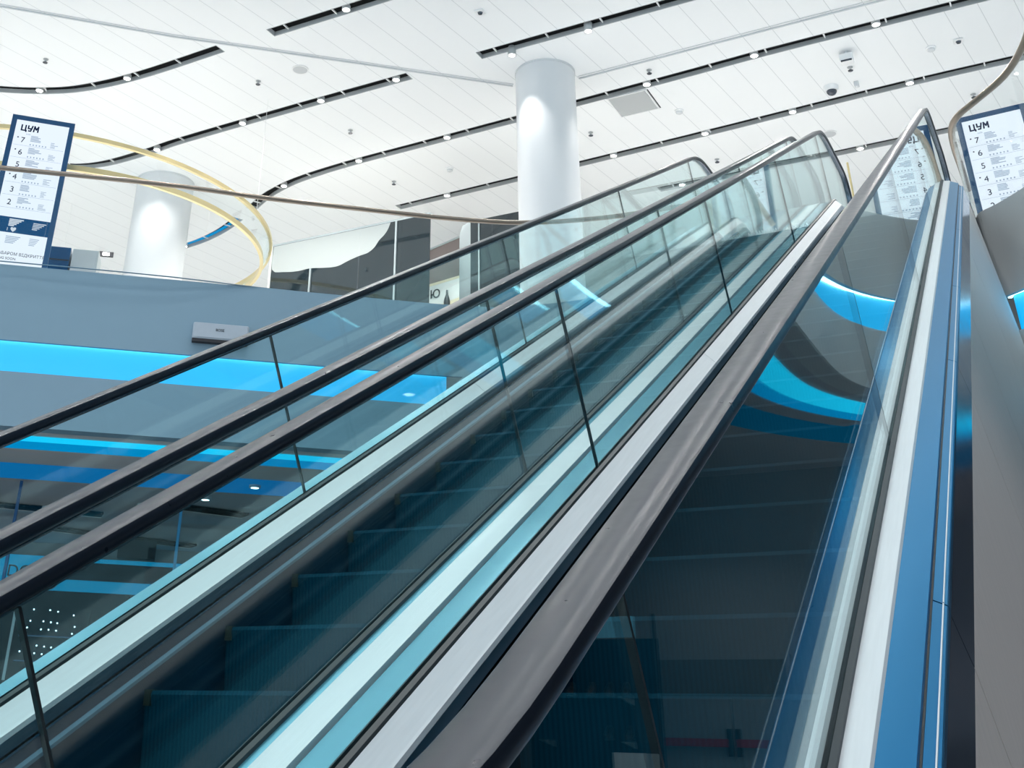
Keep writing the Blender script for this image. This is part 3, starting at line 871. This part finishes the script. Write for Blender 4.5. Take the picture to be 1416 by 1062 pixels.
e = thing('shopfront', 'narrow dark glass shop corner just left of the column base', 'shopfront', (-8.7, 18.0, ZU))
MB().box((-9.10, 18.0, ZU), (-8.92, 18.03, 9.05)).build('glass_pane', M['darkglass'], e)
MB().box((-8.90, 18.0, ZU), (-7.6, 18.03, 9.05)).build('glass_pane', M['darkglass'], e)
MB().box((-8.925, 17.97, ZU), (-8.897, 18.0, 9.05)).build('mullion', M['mullion'], e)
MB().prism([(-9.10, 18.0, ZU), (-9.42, 18.16, ZU), (-9.42, 18.16, 8.9), (-9.34, 18.13, 9.05), (-9.10, 18.0, 9.05)], (0.01, 0.03, 0)).build('pale_side', M['mullion'], e)
MB().box((-9.0, 18.06, ZU), (-7.6, 20, 9.04)).build('shop_box', M['offwhite'], e)

e = thing('wall_panel', 'brown wood wall panel between the two dark shopfronts', 'wall panel', (-11.7, 22.0, ZU))
MB().prism([(-12.6, 22, ZU), (-11.0, 22, ZU), (-11.0, 22, 10.78), (-12.6, 22, 10.42)], (0, 0.1, 0)).build('wood_board', M['wood'], e)
MB().prism([(-12.6, 21.98, 10.42), (-11.0, 21.98, 10.78), (-11.0, 21.98, 10.82), (-12.6, 21.98, 10.46)], (0, 0.1, 0)).build('top_edge', M['mullion'], e)
e = thing('poster', 'white poster with a dark Cyrillic letter and a bottle silhouette', 'poster', (-11.8, 21.9, 9.0))
MB().prism([(-12.4, 21.9, 8.8), (-11.35, 21.9, 8.8), (-11.35, 21.9, 9.66), (-12.4, 21.9, 9.54)], (0, 0.03, 0)).build('card', M['poster'], e)
MB().prism([(-12.4, 21.895, 9.52), (-11.35, 21.895, 9.64), (-11.35, 21.895, 9.70), (-12.4, 21.895, 9.58)], (0, 0.02, 0)).build('cream_edge', M['cream'], e)
MB().prism([(-12.4, 21.895, 8.95), (-11.35, 21.895, 9.17), (-11.35, 21.895, 8.8), (-12.4, 21.895, 8.8)], (0, 0.004, 0)).build('cream_base', M['cream'], e)
letters('Ю', 0.28, (-12.12, 21.88, 9.24), (1, 0, 0.03), (0, 0, 1), M['ink'], e, 'lettering', bold=0.004)
MB().lathe((-11.66, 21.87, 0), [(0.075, 8.82), (0.075, 9.10), (0.06, 9.18), (0.026, 9.27), (0.022, 9.38)], 12).build('bottle_silhouette', M['ink'], e, smooth=True)

# cabinets behind the left totem
def lbox(name, label, cat, m, s0, s1, o0, o1, z0, z1, parts=()):
    e = thing(name, label, cat, tuple(AL + UL * s0 + NL * o0 + Vector((0, 0, z0))))
    c = AL + UL * (s0 + s1) / 2 + NL * (o0 + o1) / 2
    MB().obox((c.x, c.y, (z0 + z1) / 2), UL * (s1 - s0) / 2, NL * (o1 - o0) / 2, (0, 0, (z1 - z0) / 2)).build('body', m, e, bevel=0.01)
    for nm, mm, q0, q1, z2, z3, dp in parts:
        c2 = AL + UL * (q0 + q1) / 2 + NL * (o0 - dp / 2)
        MB().obox((c2.x, c2.y, (z2 + z3) / 2), UL * (q1 - q0) / 2, NL * dp / 2, (0, 0, (z3 - z2) / 2)).build(nm, mm, e)
    return e
lbox('cabinet', 'dark navy cabinet right beside the left totem', 'cabinet', M['navy'], 0.12, 0.54, 2.5, 3.0, ZU, 6.91, [('drawer_gap', M['black'], 0.13, 0.53, 6.68, 6.70, 0.01)])
lbox('cabinet', 'pale grey cabinet right of the dark navy cabinet', 'cabinet', M['mullion'], 0.57, 0.98, 2.5, 3.0, ZU, 6.90, [('door', M['mullion'], 0.60, 0.95, 5.7, 6.86, 0.015)])
e = thing('wall_lamp', 'small square lit lamp on the far wall right of the pale cabinet', 'wall lamp', tuple(AL + UL * 0.66 + NL * 6 + Vector((0, 0, 8.1))))
c = AL + UL * 0.72 + NL * 6
MB().obox((c.x, c.y, 8.22), UL * 0.13, NL * 0.03, (0, 0, 0.045)).build('plate', M['shadowgap'], e)
MB().obox((c.x + 0.02, c.y - 0.03, 8.21), UL * 0.06, NL * 0.02, (0, 0, 0.025)).build('glowing_lens', M['lamp'], e)

# a thin brass pole behind the escalator heads
e = thing('brass_pole', 'thin brass pole standing behind the right escalator head', 'pole', (-2.15, 18.0, ZU))
MB().tube([(-2.15, 18.0, ZU + 0.03), (-2.15, 18.0, 8.74)], 0.017, 10).build('shaft', M['brass'], e)
MB().lathe((-2.15, 18.0, 0), [(0.14, ZU + 0.001), (0.14, ZU + 0.02), (0.02, ZU + 0.04)], 20).build('foot', M['brass'], e)

# ------------------------------------------------------------------ directory totems
def totem(label, base, ux, width, top, rows, partial):
    """base: left bottom corner of the face; ux along the face"""
    ux = Vector(ux).normalized(); uz = Vector((0, 0, 1)); nn = ux.cross(uz)   # facing the viewer
    e = thing('directory_totem', label, 'directory sign', base)
    B = Vector(base); H = top - base[2]
    def P(u, v, d=0.0):
        return B + ux * u + uz * v + nn * d
    def plate(name, m, u0, u1, v0, v1, d0, d1, parent=e):
        c = P((u0 + u1) / 2, (v0 + v1) / 2, (d0 + d1) / 2)
        return MB().obox(c, ux * (u1 - u0) / 2, uz * (v1 - v0) / 2, nn * (d1 - d0) / 2).build(name, m, parent)
    fw = 0.075
    plate('cabinet_body', M['navy'], 0, width, 0, H, -0.12, -0.012)
    for nm, u0, u1, v0, v1 in (('frame_bar', 0, fw, 0, H), ('frame_bar', width - fw, width, 0, H), ('frame_bar', fw, width - fw, H - fw, H), ('frame_bar', fw, width - fw, 0, fw)):
        plate(nm, M['navy'], u0, u1, v0, v1, -0.012, 0.012)
    sc = plate('screen', M['screen'], fw, width - fw, fw, H - fw, -0.011, 0.0)
    top_v = H - fw
    mb = MB()
    def stroke(u0, v0, u1, v1, w=0.021):
        p0, p1 = P(fw + 0.09 + u0 * 0.78, top_v - 0.165 + v0 * 0.78, 0.002), P(fw + 0.09 + u1 * 0.78, top_v - 0.165 + v1 * 0.78, 0.002)
        t = (p1 - p0).normalized()
        mb.obox((p0 + p1) / 2, (p1 - p0) / 2 + t * w * 0.42, nn.cross(t) * w / 2, nn * 0.0015)
    for q in ((0, 0, 0, 0.11), (0, 0, 0.085, 0), (0.072, 0, 0.072, 0.11), (0.086, 0, 0.086, -0.02),
              (0.122, 0.055, 0.122, 0.11), (0.122, 0.05, 0.185, 0.05), (0.198, 0.11, 0.172, 0.0), (0.135, 0, 0.172, 0),
              (0.228, 0, 0.238, 0.11), (0.238, 0.11, 0.272, 0.045), (0.272, 0.045, 0.306, 0.11), (0.306, 0.11, 0.306, 0)):
        stroke(*q)
    mb.build('logo_lettering', M['screenink'], sc)
    letters('КИЇВ', 0.026, P(fw + 0.17, top_v - 0.235, 0.003), ux, uz, M['screentext'], sc, 'small_lettering')
    for i, (dg, v, dotted) in enumerate(rows):
        letters(dg, 0.125, P(fw + 0.11, top_v - v, 0.003), ux, uz, M['screenink'], sc, 'floor_number')
        if dotted:
            plate('dot', M['screenink'], fw + 0.055, fw + 0.075, top_v - v + 0.07, top_v - v + 0.088, 0, 0.003, sc)
        mb = MB(); rnd = random.Random(i * 11 + 3)
        for k in range(5):
            L = rnd.uniform(0.07, 0.2)
            c = P(fw + 0.25 + L / 2, top_v - v + 0.125 - k * 0.021, 0.001)
            mb.obox(c, ux * L / 2, uz * 0.006, nn * 0.001)
        for k in range(5):
            L = rnd.uniform(0.05, 0.12)
            c = P(fw + 0.55 + L / 2, top_v - v + 0.06 - k * 0.02, 0.001)
            mb.obox(c, ux * L / 2, uz * 0.004, nn * 0.001)
        for k in range(6):
            c = P(fw + 0.26 + k * 0.045, top_v - v - 0.02, 0.001)
            mb.obox(c, ux * 0.009, uz * 0.011, nn * 0.001)
        mb.obox(P(width / 2, top_v - v - 0.048, 0.001), ux * (width / 2 - fw - 0.02), uz * 0.0015, nn * 0.001)
        mb.build('text_lines', M['screentext'], sc)
    if not partial:
        vb = rows[-1][1] + 0.27
        bd = plate('current_floor_band', M['screenband'], fw, width - fw, top_v - vb - 0.16, top_v - vb + 0.08, 0, 0.004, sc)
        mb = MB(); rnd = random.Random(5)
        for k in range(5):
            L = 0.20 - 0.03 * k
            mb.obox(P(fw + 0.20 + L / 2, top_v - vb + 0.045 - k * 0.024, 0.005), ux * L / 2, uz * 0.009, nn * 0.001)
            mb.obox(P(fw + 0.53 + L / 2, top_v - vb + 0.025 - k * 0.024, 0.005), ux * L / 2.2, uz * 0.006, nn * 0.001)
        mb.build('white_text_lines', M['screenwhite'], sc)
        letters('1 ♥', 0.07, P(fw + 0.18, top_v - vb - 0.135, 0.005), ux, uz, M['screenwhite'], sc, 'white_lettering')
        mb = MB()
        for k in range(5):
            L = 0.2 - 0.02 * k
            mb.obox(P(fw + 0.20 + L / 2, top_v - vb - 0.22 - k * 0.024, 0.001), ux * L / 2, uz * 0.006, nn * 0.001)
            mb.obox(P(fw + 0.53 + L / 3, top_v - vb - 0.22 - k * 0.024, 0.001), ux * L / 3, uz * 0.005, nn * 0.001)
        mb.build('text_lines', M['screentext'], sc)
        letters('НЕЗАБАРОМ ВІДКРИТТЯ', 0.062, P(fw + 0.02, top_v - vb - 0.50, 0.003), ux, uz, M['screenink'], sc, 'notice_lettering')
        letters('OPENING SOON', 0.05, P(fw + 0.02, top_v - vb - 0.57, 0.003), ux, uz, M['screenink'], sc, 'notice_lettering')
    return e
ROWS = [('7', 0.37, 1), ('6', 0.575, 1), ('5', 0.78, 0), ('4', 0.985, 1), ('3', 1.19, 0), ('2', 1.395, 0)]
totem('blue-white lit directory totem at the left edge, behind the long bronze rail', (-12.80, 9.95, ZU), (0.63, 0.67, 0), 0.92, 8.3, ROWS, False)
totem('blue-white lit directory totem at the right edge, inside the curved rail', (-0.40, 16.37, ZU), (0.94, -0.07, 0), 0.92, 8.3, ROWS, False)

# ------------------------------------------------------------------ loudspeaker on the left fascia
e = thing('wall_loudspeaker', 'flat white loudspeaker mounted on the left grey fascia above the blue cove', 'loudspeaker', tuple(AL + UL * 2.66 + Vector((0, 0, 4.75))))
c = AL + UL * 3.03 - NL * 0.06
MB().obox((c.x, c.y, 4.885), UL * 0.375, NL * 0.055, (0, 0, 0.115)).build('cabinet', M['speakergrey'], e, bevel=0.025)
c2 = AL + UL * 3.03 - NL * 0.118
MB().obox((c2.x, c2.y, 4.89), UL * 0.35, NL * 0.004, (0, 0, 0.095)).build('grille', M['speakergrey'], e)
c3 = AL + UL * 2.96 - NL * 0.124
letters('BOSE', 0.05, (c3.x, c3.y, 4.885), UL, (0, 0, 1), M['ink'], e, 'badge_lettering', depth=0.004)
c4 = AL + UL * 3.03 - NL * 0.06
MB().obox((c4.x, c4.y, 4.755), UL * 0.37, NL * 0.045, (0, 0, 0.02)).build('bracket', M['shadowgap'], e)

# ------------------------------------------------------------------ lower left: ceiling slots, lamps, glass screen and shop
def LP(s, o, z): 
    q = AL + UL * s + NL * o
    return (q.x, q.y, z)
for s0, o0, s1, o1, lab in ((-2.5, 5.2, 1.4, 5.9, 'dark recessed light channel in the lower left ceiling near the glass screen'), (0.2, 7.6, 3.0, 8.8, 'dark recessed light channel in the lower left ceiling above the blue shop sign'), (2.2, 4.5, 3.8, 5.1, 'short dark light channel in the lower left ceiling under the handrails')):
    e = thing('ceiling_channel', lab, 'light slot', LP(s0, o0, ZS), 'channels in the lower left ceiling')
    p0, p1 = Vector(LP(s0, o0, ZS - 0.03)), Vector(LP(s1, o1, ZS - 0.03))
    t = (p1 - p0).normalized(); s = Vector((-t.y, t.x, 0))
    MB().obox((p0 + p1) / 2, t * (p1 - p0).length / 2, s * 0.16, (0, 0, 0.018)).build('dark_inset', M['slotblack'], e)
    MB().obox((p0 + p1) / 2 + s * 0.19, t * (p1 - p0).length / 2, s * 0.03, (0, 0, 0.03)).build('edge_lip', M['soffit'], e)
for i, (s, o, lab) in enumerate(((0.5, 5.6, 'in the channel near the glass screen'), (0.9, 9.0, 'above the blue shop sign'), (2.1, 4.8, 'in the short channel between the handrails'), (2.25, 5.6, 'below the short channel, between the handrails'), (3.8, 2.6, 'above the dim blue band at the balustrade joint'), (3.1, 3.8, 'below the dim blue band between the handrails'))):
    e = thing('small_downlight', 'small lit lower-left ceiling downlight ' + lab, 'downlight', LP(s, o, ZS), 'lower left ceiling downlights')
    q = LP(s, o, 0)
    MB().lathe(q, [(0.09, ZS - 0.004), (0.09, ZS - 0.056), (0.07, ZS - 0.06)], 16).build('ring', M['mullion'], e, smooth=True)
    MB().lathe(q, [(0.06, ZS - 0.05), (0.06, ZS - 0.062), (0.01, ZS - 0.064)], 16).build('glowing_lens', M['lamplow'], e)
    L = bpy.data.lights.new('low_beam', 'SPOT'); L.energy = 12; L.spot_size = R(120); L.spot_blend = 0.6; L.color = (0.8, 0.9, 1.0); L.shadow_soft_size = 0.06
    lo_ = bpy.data.objects.new('low_beam', L); lo_.location = (q[0], q[1], ZS - 0.1); link(lo_)
for i, (x, y, lab) in enumerate(((1.9, 1.0, 'nearest the camera'), (3.6, 3.5, 'second from the camera'), (1.9, 5.5, 'middle of the row by the void'), (3.8, 8.0, 'far from the void'), (2.6, 10.6, 'in front of the shoe shelf'), (3.4, 14.0, 'in front of the double door'))):
    e = thing('small_downlight', 'small lit downlight in the lower right ceiling, ' + lab, 'downlight', (x, y, ZS), 'lower right ceiling downlights')
    MB().lathe((x, y, 0), [(0.09, ZS - 0.004), (0.09, ZS - 0.056), (0.07, ZS - 0.06)], 16).build('ring', M['mullion'], e, smooth=True)
    MB().lathe((x, y, 0), [(0.06, ZS - 0.05), (0.06, ZS - 0.062), (0.01, ZS - 0.064)], 16).build('glowing_lens', M['lamplow'], e)
    L = bpy.data.lights.new('low_beam', 'SPOT'); L.energy = 55; L.spot_size = R(140); L.spot_blend = 0.6; L.color = (0.95, 0.95, 1.0); L.shadow_soft_size = 0.06
    lo_ = bpy.data.objects.new('low_beam', L); lo_.location = (x, y, ZS - 0.1); link(lo_)
for s, o, lab in ((1.3, 4.2, 'left of the middle handrail'), (1.7, 6.6, 'between the handrails')):
    e = thing('sprinkler', 'tiny dark sprinkler in the lower left ceiling ' + lab, 'sprinkler', LP(s, o, ZS), 'ceiling sprinklers')
    q = LP(s, o, 0)
    MB().lathe(q, [(0.05, ZS - 0.004), (0.05, ZS - 0.012), (0.015, ZS - 0.02), (0.015, ZS - 0.08)], 12).build('body', M['lens'], e, smooth=True)
    MB().lathe(q, [(0.015, ZS - 0.07), (0.06, ZS - 0.09), (0.06, ZS - 0.097), (0.01, ZS - 0.1)], 12).build('deflector', M['lens'], e)
e = thing('glass_screen', 'tall clear glass screen with blue-grey posts under the left fascia', 'glass screen', LP(0.4, 3.4, ZL))
for s in (-2.0, 0.33, 2.75, 4.9):
    c = Vector(LP(s, 3.4, (ZL + ZS) / 2))
    MB().obox(c, UL * 0.022, NL * 0.03, (0, 0, (ZS - ZL) / 2 - 0.03)).build('post', M['navy'] if s < 0.5 else M['shopblue'], e)
for s0, s1 in ((-2.0, 0.33), (0.33, 2.75), (2.75, 4.9)):
    c = Vector(LP((s0 + s1) / 2, 3.4, (ZL + ZS) / 2))
    MB().obox(c, UL * ((s1 - s0) / 2 - 0.03), NL * 0.005, (0, 0, (ZS - ZL) / 2 - 0.04)).build('glass_pane', M['guard'], e)

e = thing('shop', 'dim lower left shop with a blue sign board and sparkling shelf lights', 'shop', LP(0, 9.5, ZL))
def lplate(name, m, s0, s1, o0, o1, z0, z1, parent):
    c = Vector(LP((s0 + s1) / 2, (o0 + o1) / 2, (z0 + z1) / 2))
    return MB().obox(c, UL * (s1 - s0) / 2, NL * (o1 - o0) / 2, (0, 0, (z1 - z0) / 2)).build(name, m, parent)
lplate('back_wall', M['shopdark'], -6, 9, 9.6, 9.8, ZL, 3.22, e)
lplate('top_bulkhead', M['wallgrey'], -6, 9, 9.7, 9.9, 3.22, ZS - 0.005, e)
lplate('top_light_line', M['stripblue'], -6, 3.6, 9.45, 9.6, 3.14, 3.20, e)
lplate('lower_light_band', M['stripblue'], -0.8, 3.2, 9.5, 9.6, 2.60, 2.80, e)
sb = lplate('sign_board', M['stripblue'], -6, 0.62, 9.42, 9.5, 2.62, 3.16, e)
letters('DO', 0.30, LP(-0.50, 9.40, 2.80), UL, (0, 0, 1), M['ink'], sb, 'lettering', depth=0.02)
ls = AL + UL * 0.35 + NL * 9.39
MB().lathe((ls.x, ls.y, 2.86), [(0.27, -0.01), (0.27, 0.01)], 28, 'Y').build('round_emblem', M['ink'], sb)
lplate('counter_edge', M['mullion'], -0.20, -0.15, 9.2, 9.25, 1.0, 2.2, e)
lplate('shelf_panel', M['shopdark'], -0.05, 1.2, 9.3, 9.5, 0.6, 2.25, e)
for zz in (1.32, 1.75):
    lplate('shelf', M['navy'], -0.05, 1.2, 9.2, 9.3, zz, zz + 0.02, e)
rnd = random.Random(4)
for k, (s, z) in enumerate([(0.15, 2.22), (0.45, 2.22), (0.6, 2.2), (0.9, 2.15), (0.12, 2.02), (0.36, 2.02), (0.5, 2.01), (0.62, 2.0), (0.08, 1.9), (0.34, 1.88), (0.48, 1.88), (0.62, 1.87), (0.95, 1.95), (0.92, 1.83), (0.05, 1.62), (0.31, 1.6), (0.45, 1.59), (0.58, 1.58), (0.02, 1.49), (0.29, 1.47), (0.43, 1.46), (0.56, 1.45)]):
    c = Vector(LP(s, 9.28, z))
    MB().obox(c, UL * 0.011, NL * 0.008, (0, 0, 0.011)).build('spark_lamp', M['dot'], e)
lplate('ceiling_beam', M['shopdark'], 1.6, 2.3, 8.3, 8.6, 3.1, 3.44, e)

# ------------------------------------------------------------------ lower right: what the near glass mirrors
mb = MB(); mb.box((0.9, 16.0, ZL), (9, 16.2, ZS)); struct(mb.build('wall_right_lower', M['wallgrey']))
mb = MB(); mb.box((9, -3, ZL), (9.2, 16.2, ZS)); mb.box((1.2, -3.2, ZL), (9.2, -3.0, ZS))
struct(mb.build('wall_right_side', M['shopdark']))
e = thing('double_door', 'grey double fire door with red push bars mirrored in the near glass', 'door', (3.3, 15.9, ZL))
for x0, x1 in ((2.50, 3.215), (3.225, 4.17)):
    lf = MB().box((x0, 15.93, ZL), (x1, 15.99, 1.2)).build('door_leaf', M['doorgrey'], e)
    MB().box((x0 + 0.06, 15.86, 0.22), (x1 - 0.06 if x1 > 4 else x1 - 0.02, 15.90, 0.31)).build('push_bar', M['red'], lf)
    bx = x1 - 0.05 if x1 < 4 else x0 + 0.05
    MB().box((bx - 0.03, 15.86, 0.12), (bx + 0.03, 15.93, 0.42)).build('bar_bracket', M['black'], lf)
MB().box((2.44, 15.9, ZL), (2.5, 16.0, 1.26)).build('frame_side', M['wallgrey'], e)
MB().box((4.17, 15.9, ZL), (4.23, 16.0, 1.26)).build('frame_side', M['wallgrey'], e)
MB().box((2.5, 15.92, 0.78), (4.17, 15.935, 1.2)).build('dark_glazing', M['wooddark'], e)
e = thing('display_panel', 'dark navy display panel with a pale lit strip, mirrored behind the shoes', 'display panel', (3.8, 12.93, ZL))
MB().box((3.12, 12.9, ZL), (4.6, 12.94, 1.18)).build('back_panel', M['shopdark'], e)
for x in (3.14, 4.58):
    MB().box((x - 0.015, 12.865, ZL), (x + 0.015, 12.9, 1.42)).build('upright', M['black'], e)
MB().box((3.354, 12.86, 1.194), (3.888, 12.9, 1.403)).build('lit_panel', M['panelblue'], e)
for zz, nm in ((0.20, 'lower'), (0.60, 'upper')):
    e = thing('wall_shelf', nm + ' glass wall shelf with dark shoes on it, mirrored in the near glass', 'shelf', (3.8, 12.6, zz), 'mirrored glass shelves')
    MB().box((3.16, 12.35, zz), (4.5, 12.85, zz + 0.012)).build('glass_shelf', M['guard'], e)
    for x in (3.4, 4.3):
        MB().prism([(x, 12.86, zz - 0.002), (x, 12.45, zz - 0.002), (x, 12.86, zz - 0.06)], (0.012, 0, 0)).build('bracket', M['mullion'], e)
e = thing('drawer_box', 'low white drawer box under the shoe shelves, mirrored in the near glass', 'box', (3.28, 12.5, ZL))
MB().box((3.12, 12.3, ZL), (3.45, 12.7, 0.1)).build('body', M['poster'], e)
MB().box((3.14, 12.288, -0.5), (3.43, 12.3, 0.06)).build('drawer_front', M['poster'], e)
def shoe(x, y, z, ang, m, label):
    e = thing('shoe', label, 'shoe', (x, y, z), 'shoes on the glass shelf')
    prof = [(0.0, 0.035, 0.02), (0.03, 0.042, 0.05), (0.10, 0.043, 0.06), (0.16, 0.036, 0.09), (0.22, 0.034, 0.12), (0.265, 0.026, 0.11)]
    rings = []
    for d, w, h in prof:
        rings.append([(x + math.cos(ang) * d + -math.sin(ang) * w * math.cos(2 * math.pi * k / 12), y + math.sin(ang) * d + math.cos(ang) * w * math.cos(2 * math.pi * k / 12), z + 0.02 + h / 2 + h / 2 * math.sin(2 * math.pi * k / 12)) for k in range(12)])
    MB().sweep(rings).build('upper', m, e, smooth=True)
    c, s_ = math.cos(ang), math.sin(ang)
    MB().obox((x + c * 0.13, y + s_ * 0.13, z + 0.01), (c * 0.135, s_ * 0.135, 0), (-s_ * 0.036, c * 0.036, 0), (0, 0, 0.01)).build('sole', M['black'], e)
    return e
for i, (x, z, m, lab) in enumerate(((3.95, 0.612, 'shoebrown', 'brown shoe at the left of the upper shelf'), (3.72, 0.612, 'shoebrown', 'brown shoe second on the upper shelf'), (3.52, 0.612, 'shoe', 'black shoe near the end of the upper shelf'), (3.34, 0.612, 'shoe', 'black shoe at the very end of the upper shelf'), (3.55, 0.212, 'shoe', 'black shoe on the lower shelf'), (3.33, 0.212, 'shoe', 'black shoe at the end of the lower shelf'))):
    shoe(x, 12.45, z, R(75), M[m], lab + ', mirrored in the near glass')

# ------------------------------------------------------------------ light
# unseen spots added over the far left hall to brighten its ceiling
for x, y in ((-21, 21), (-17, 23), (-24, 15), (-13.5, 23.5), (-25, 20), (-17.5, 10.6), (-15.2, 9.0), (-19.5, 8.2)):
    L = bpy.data.lights.new('downlight_or_added_spot', 'SPOT')
    L.energy = 620; L.spot_size = R(120); L.spot_blend = 0.6; L.shadow_soft_size = 0.06; L.color = (1.0, 0.98, 0.95)
    o = bpy.data.objects.new('downlight_or_added_spot', L); o.location = (x, y, ZC - 0.02); link(o)
# unseen spot rows added over the void to brighten decks and ceiling
for row, yy in enumerate((10.8, 8.6, 6.4, 4.2, 2.0)):
    for k in range(6):
        L = bpy.data.lights.new('downlight_or_added_spot', 'SPOT')
        L.energy = 185; L.spot_size = R(100); L.spot_blend = 0.6; L.shadow_soft_size = 0.06; L.color = (1.0, 0.98, 0.95)
        o = bpy.data.objects.new('downlight_or_added_spot', L); o.location = (-10.5 + 2.3 * k, yy, ZC - 0.02); link(o)
w = bpy.data.worlds.new('world'); S.world = w; w.use_nodes = True
bg = w.node_tree.nodes['Background']
bg.inputs[0].default_value = (0.74, 0.90, 1.0, 1)
bg.inputs[1].default_value = 1.65

S.view_settings.view_transform = 'Standard'
S.view_settings.look = 'None'
S.view_settings.gamma = 1
S.view_settings.exposure = 0.0
S.view_settings.use_curve_mapping = False
S.cycles.use_denoising = True
S.cycles.max_bounces = 12
S.cycles.transparent_max_bounces = 24
S.cycles.sample_clamp_indirect = 6
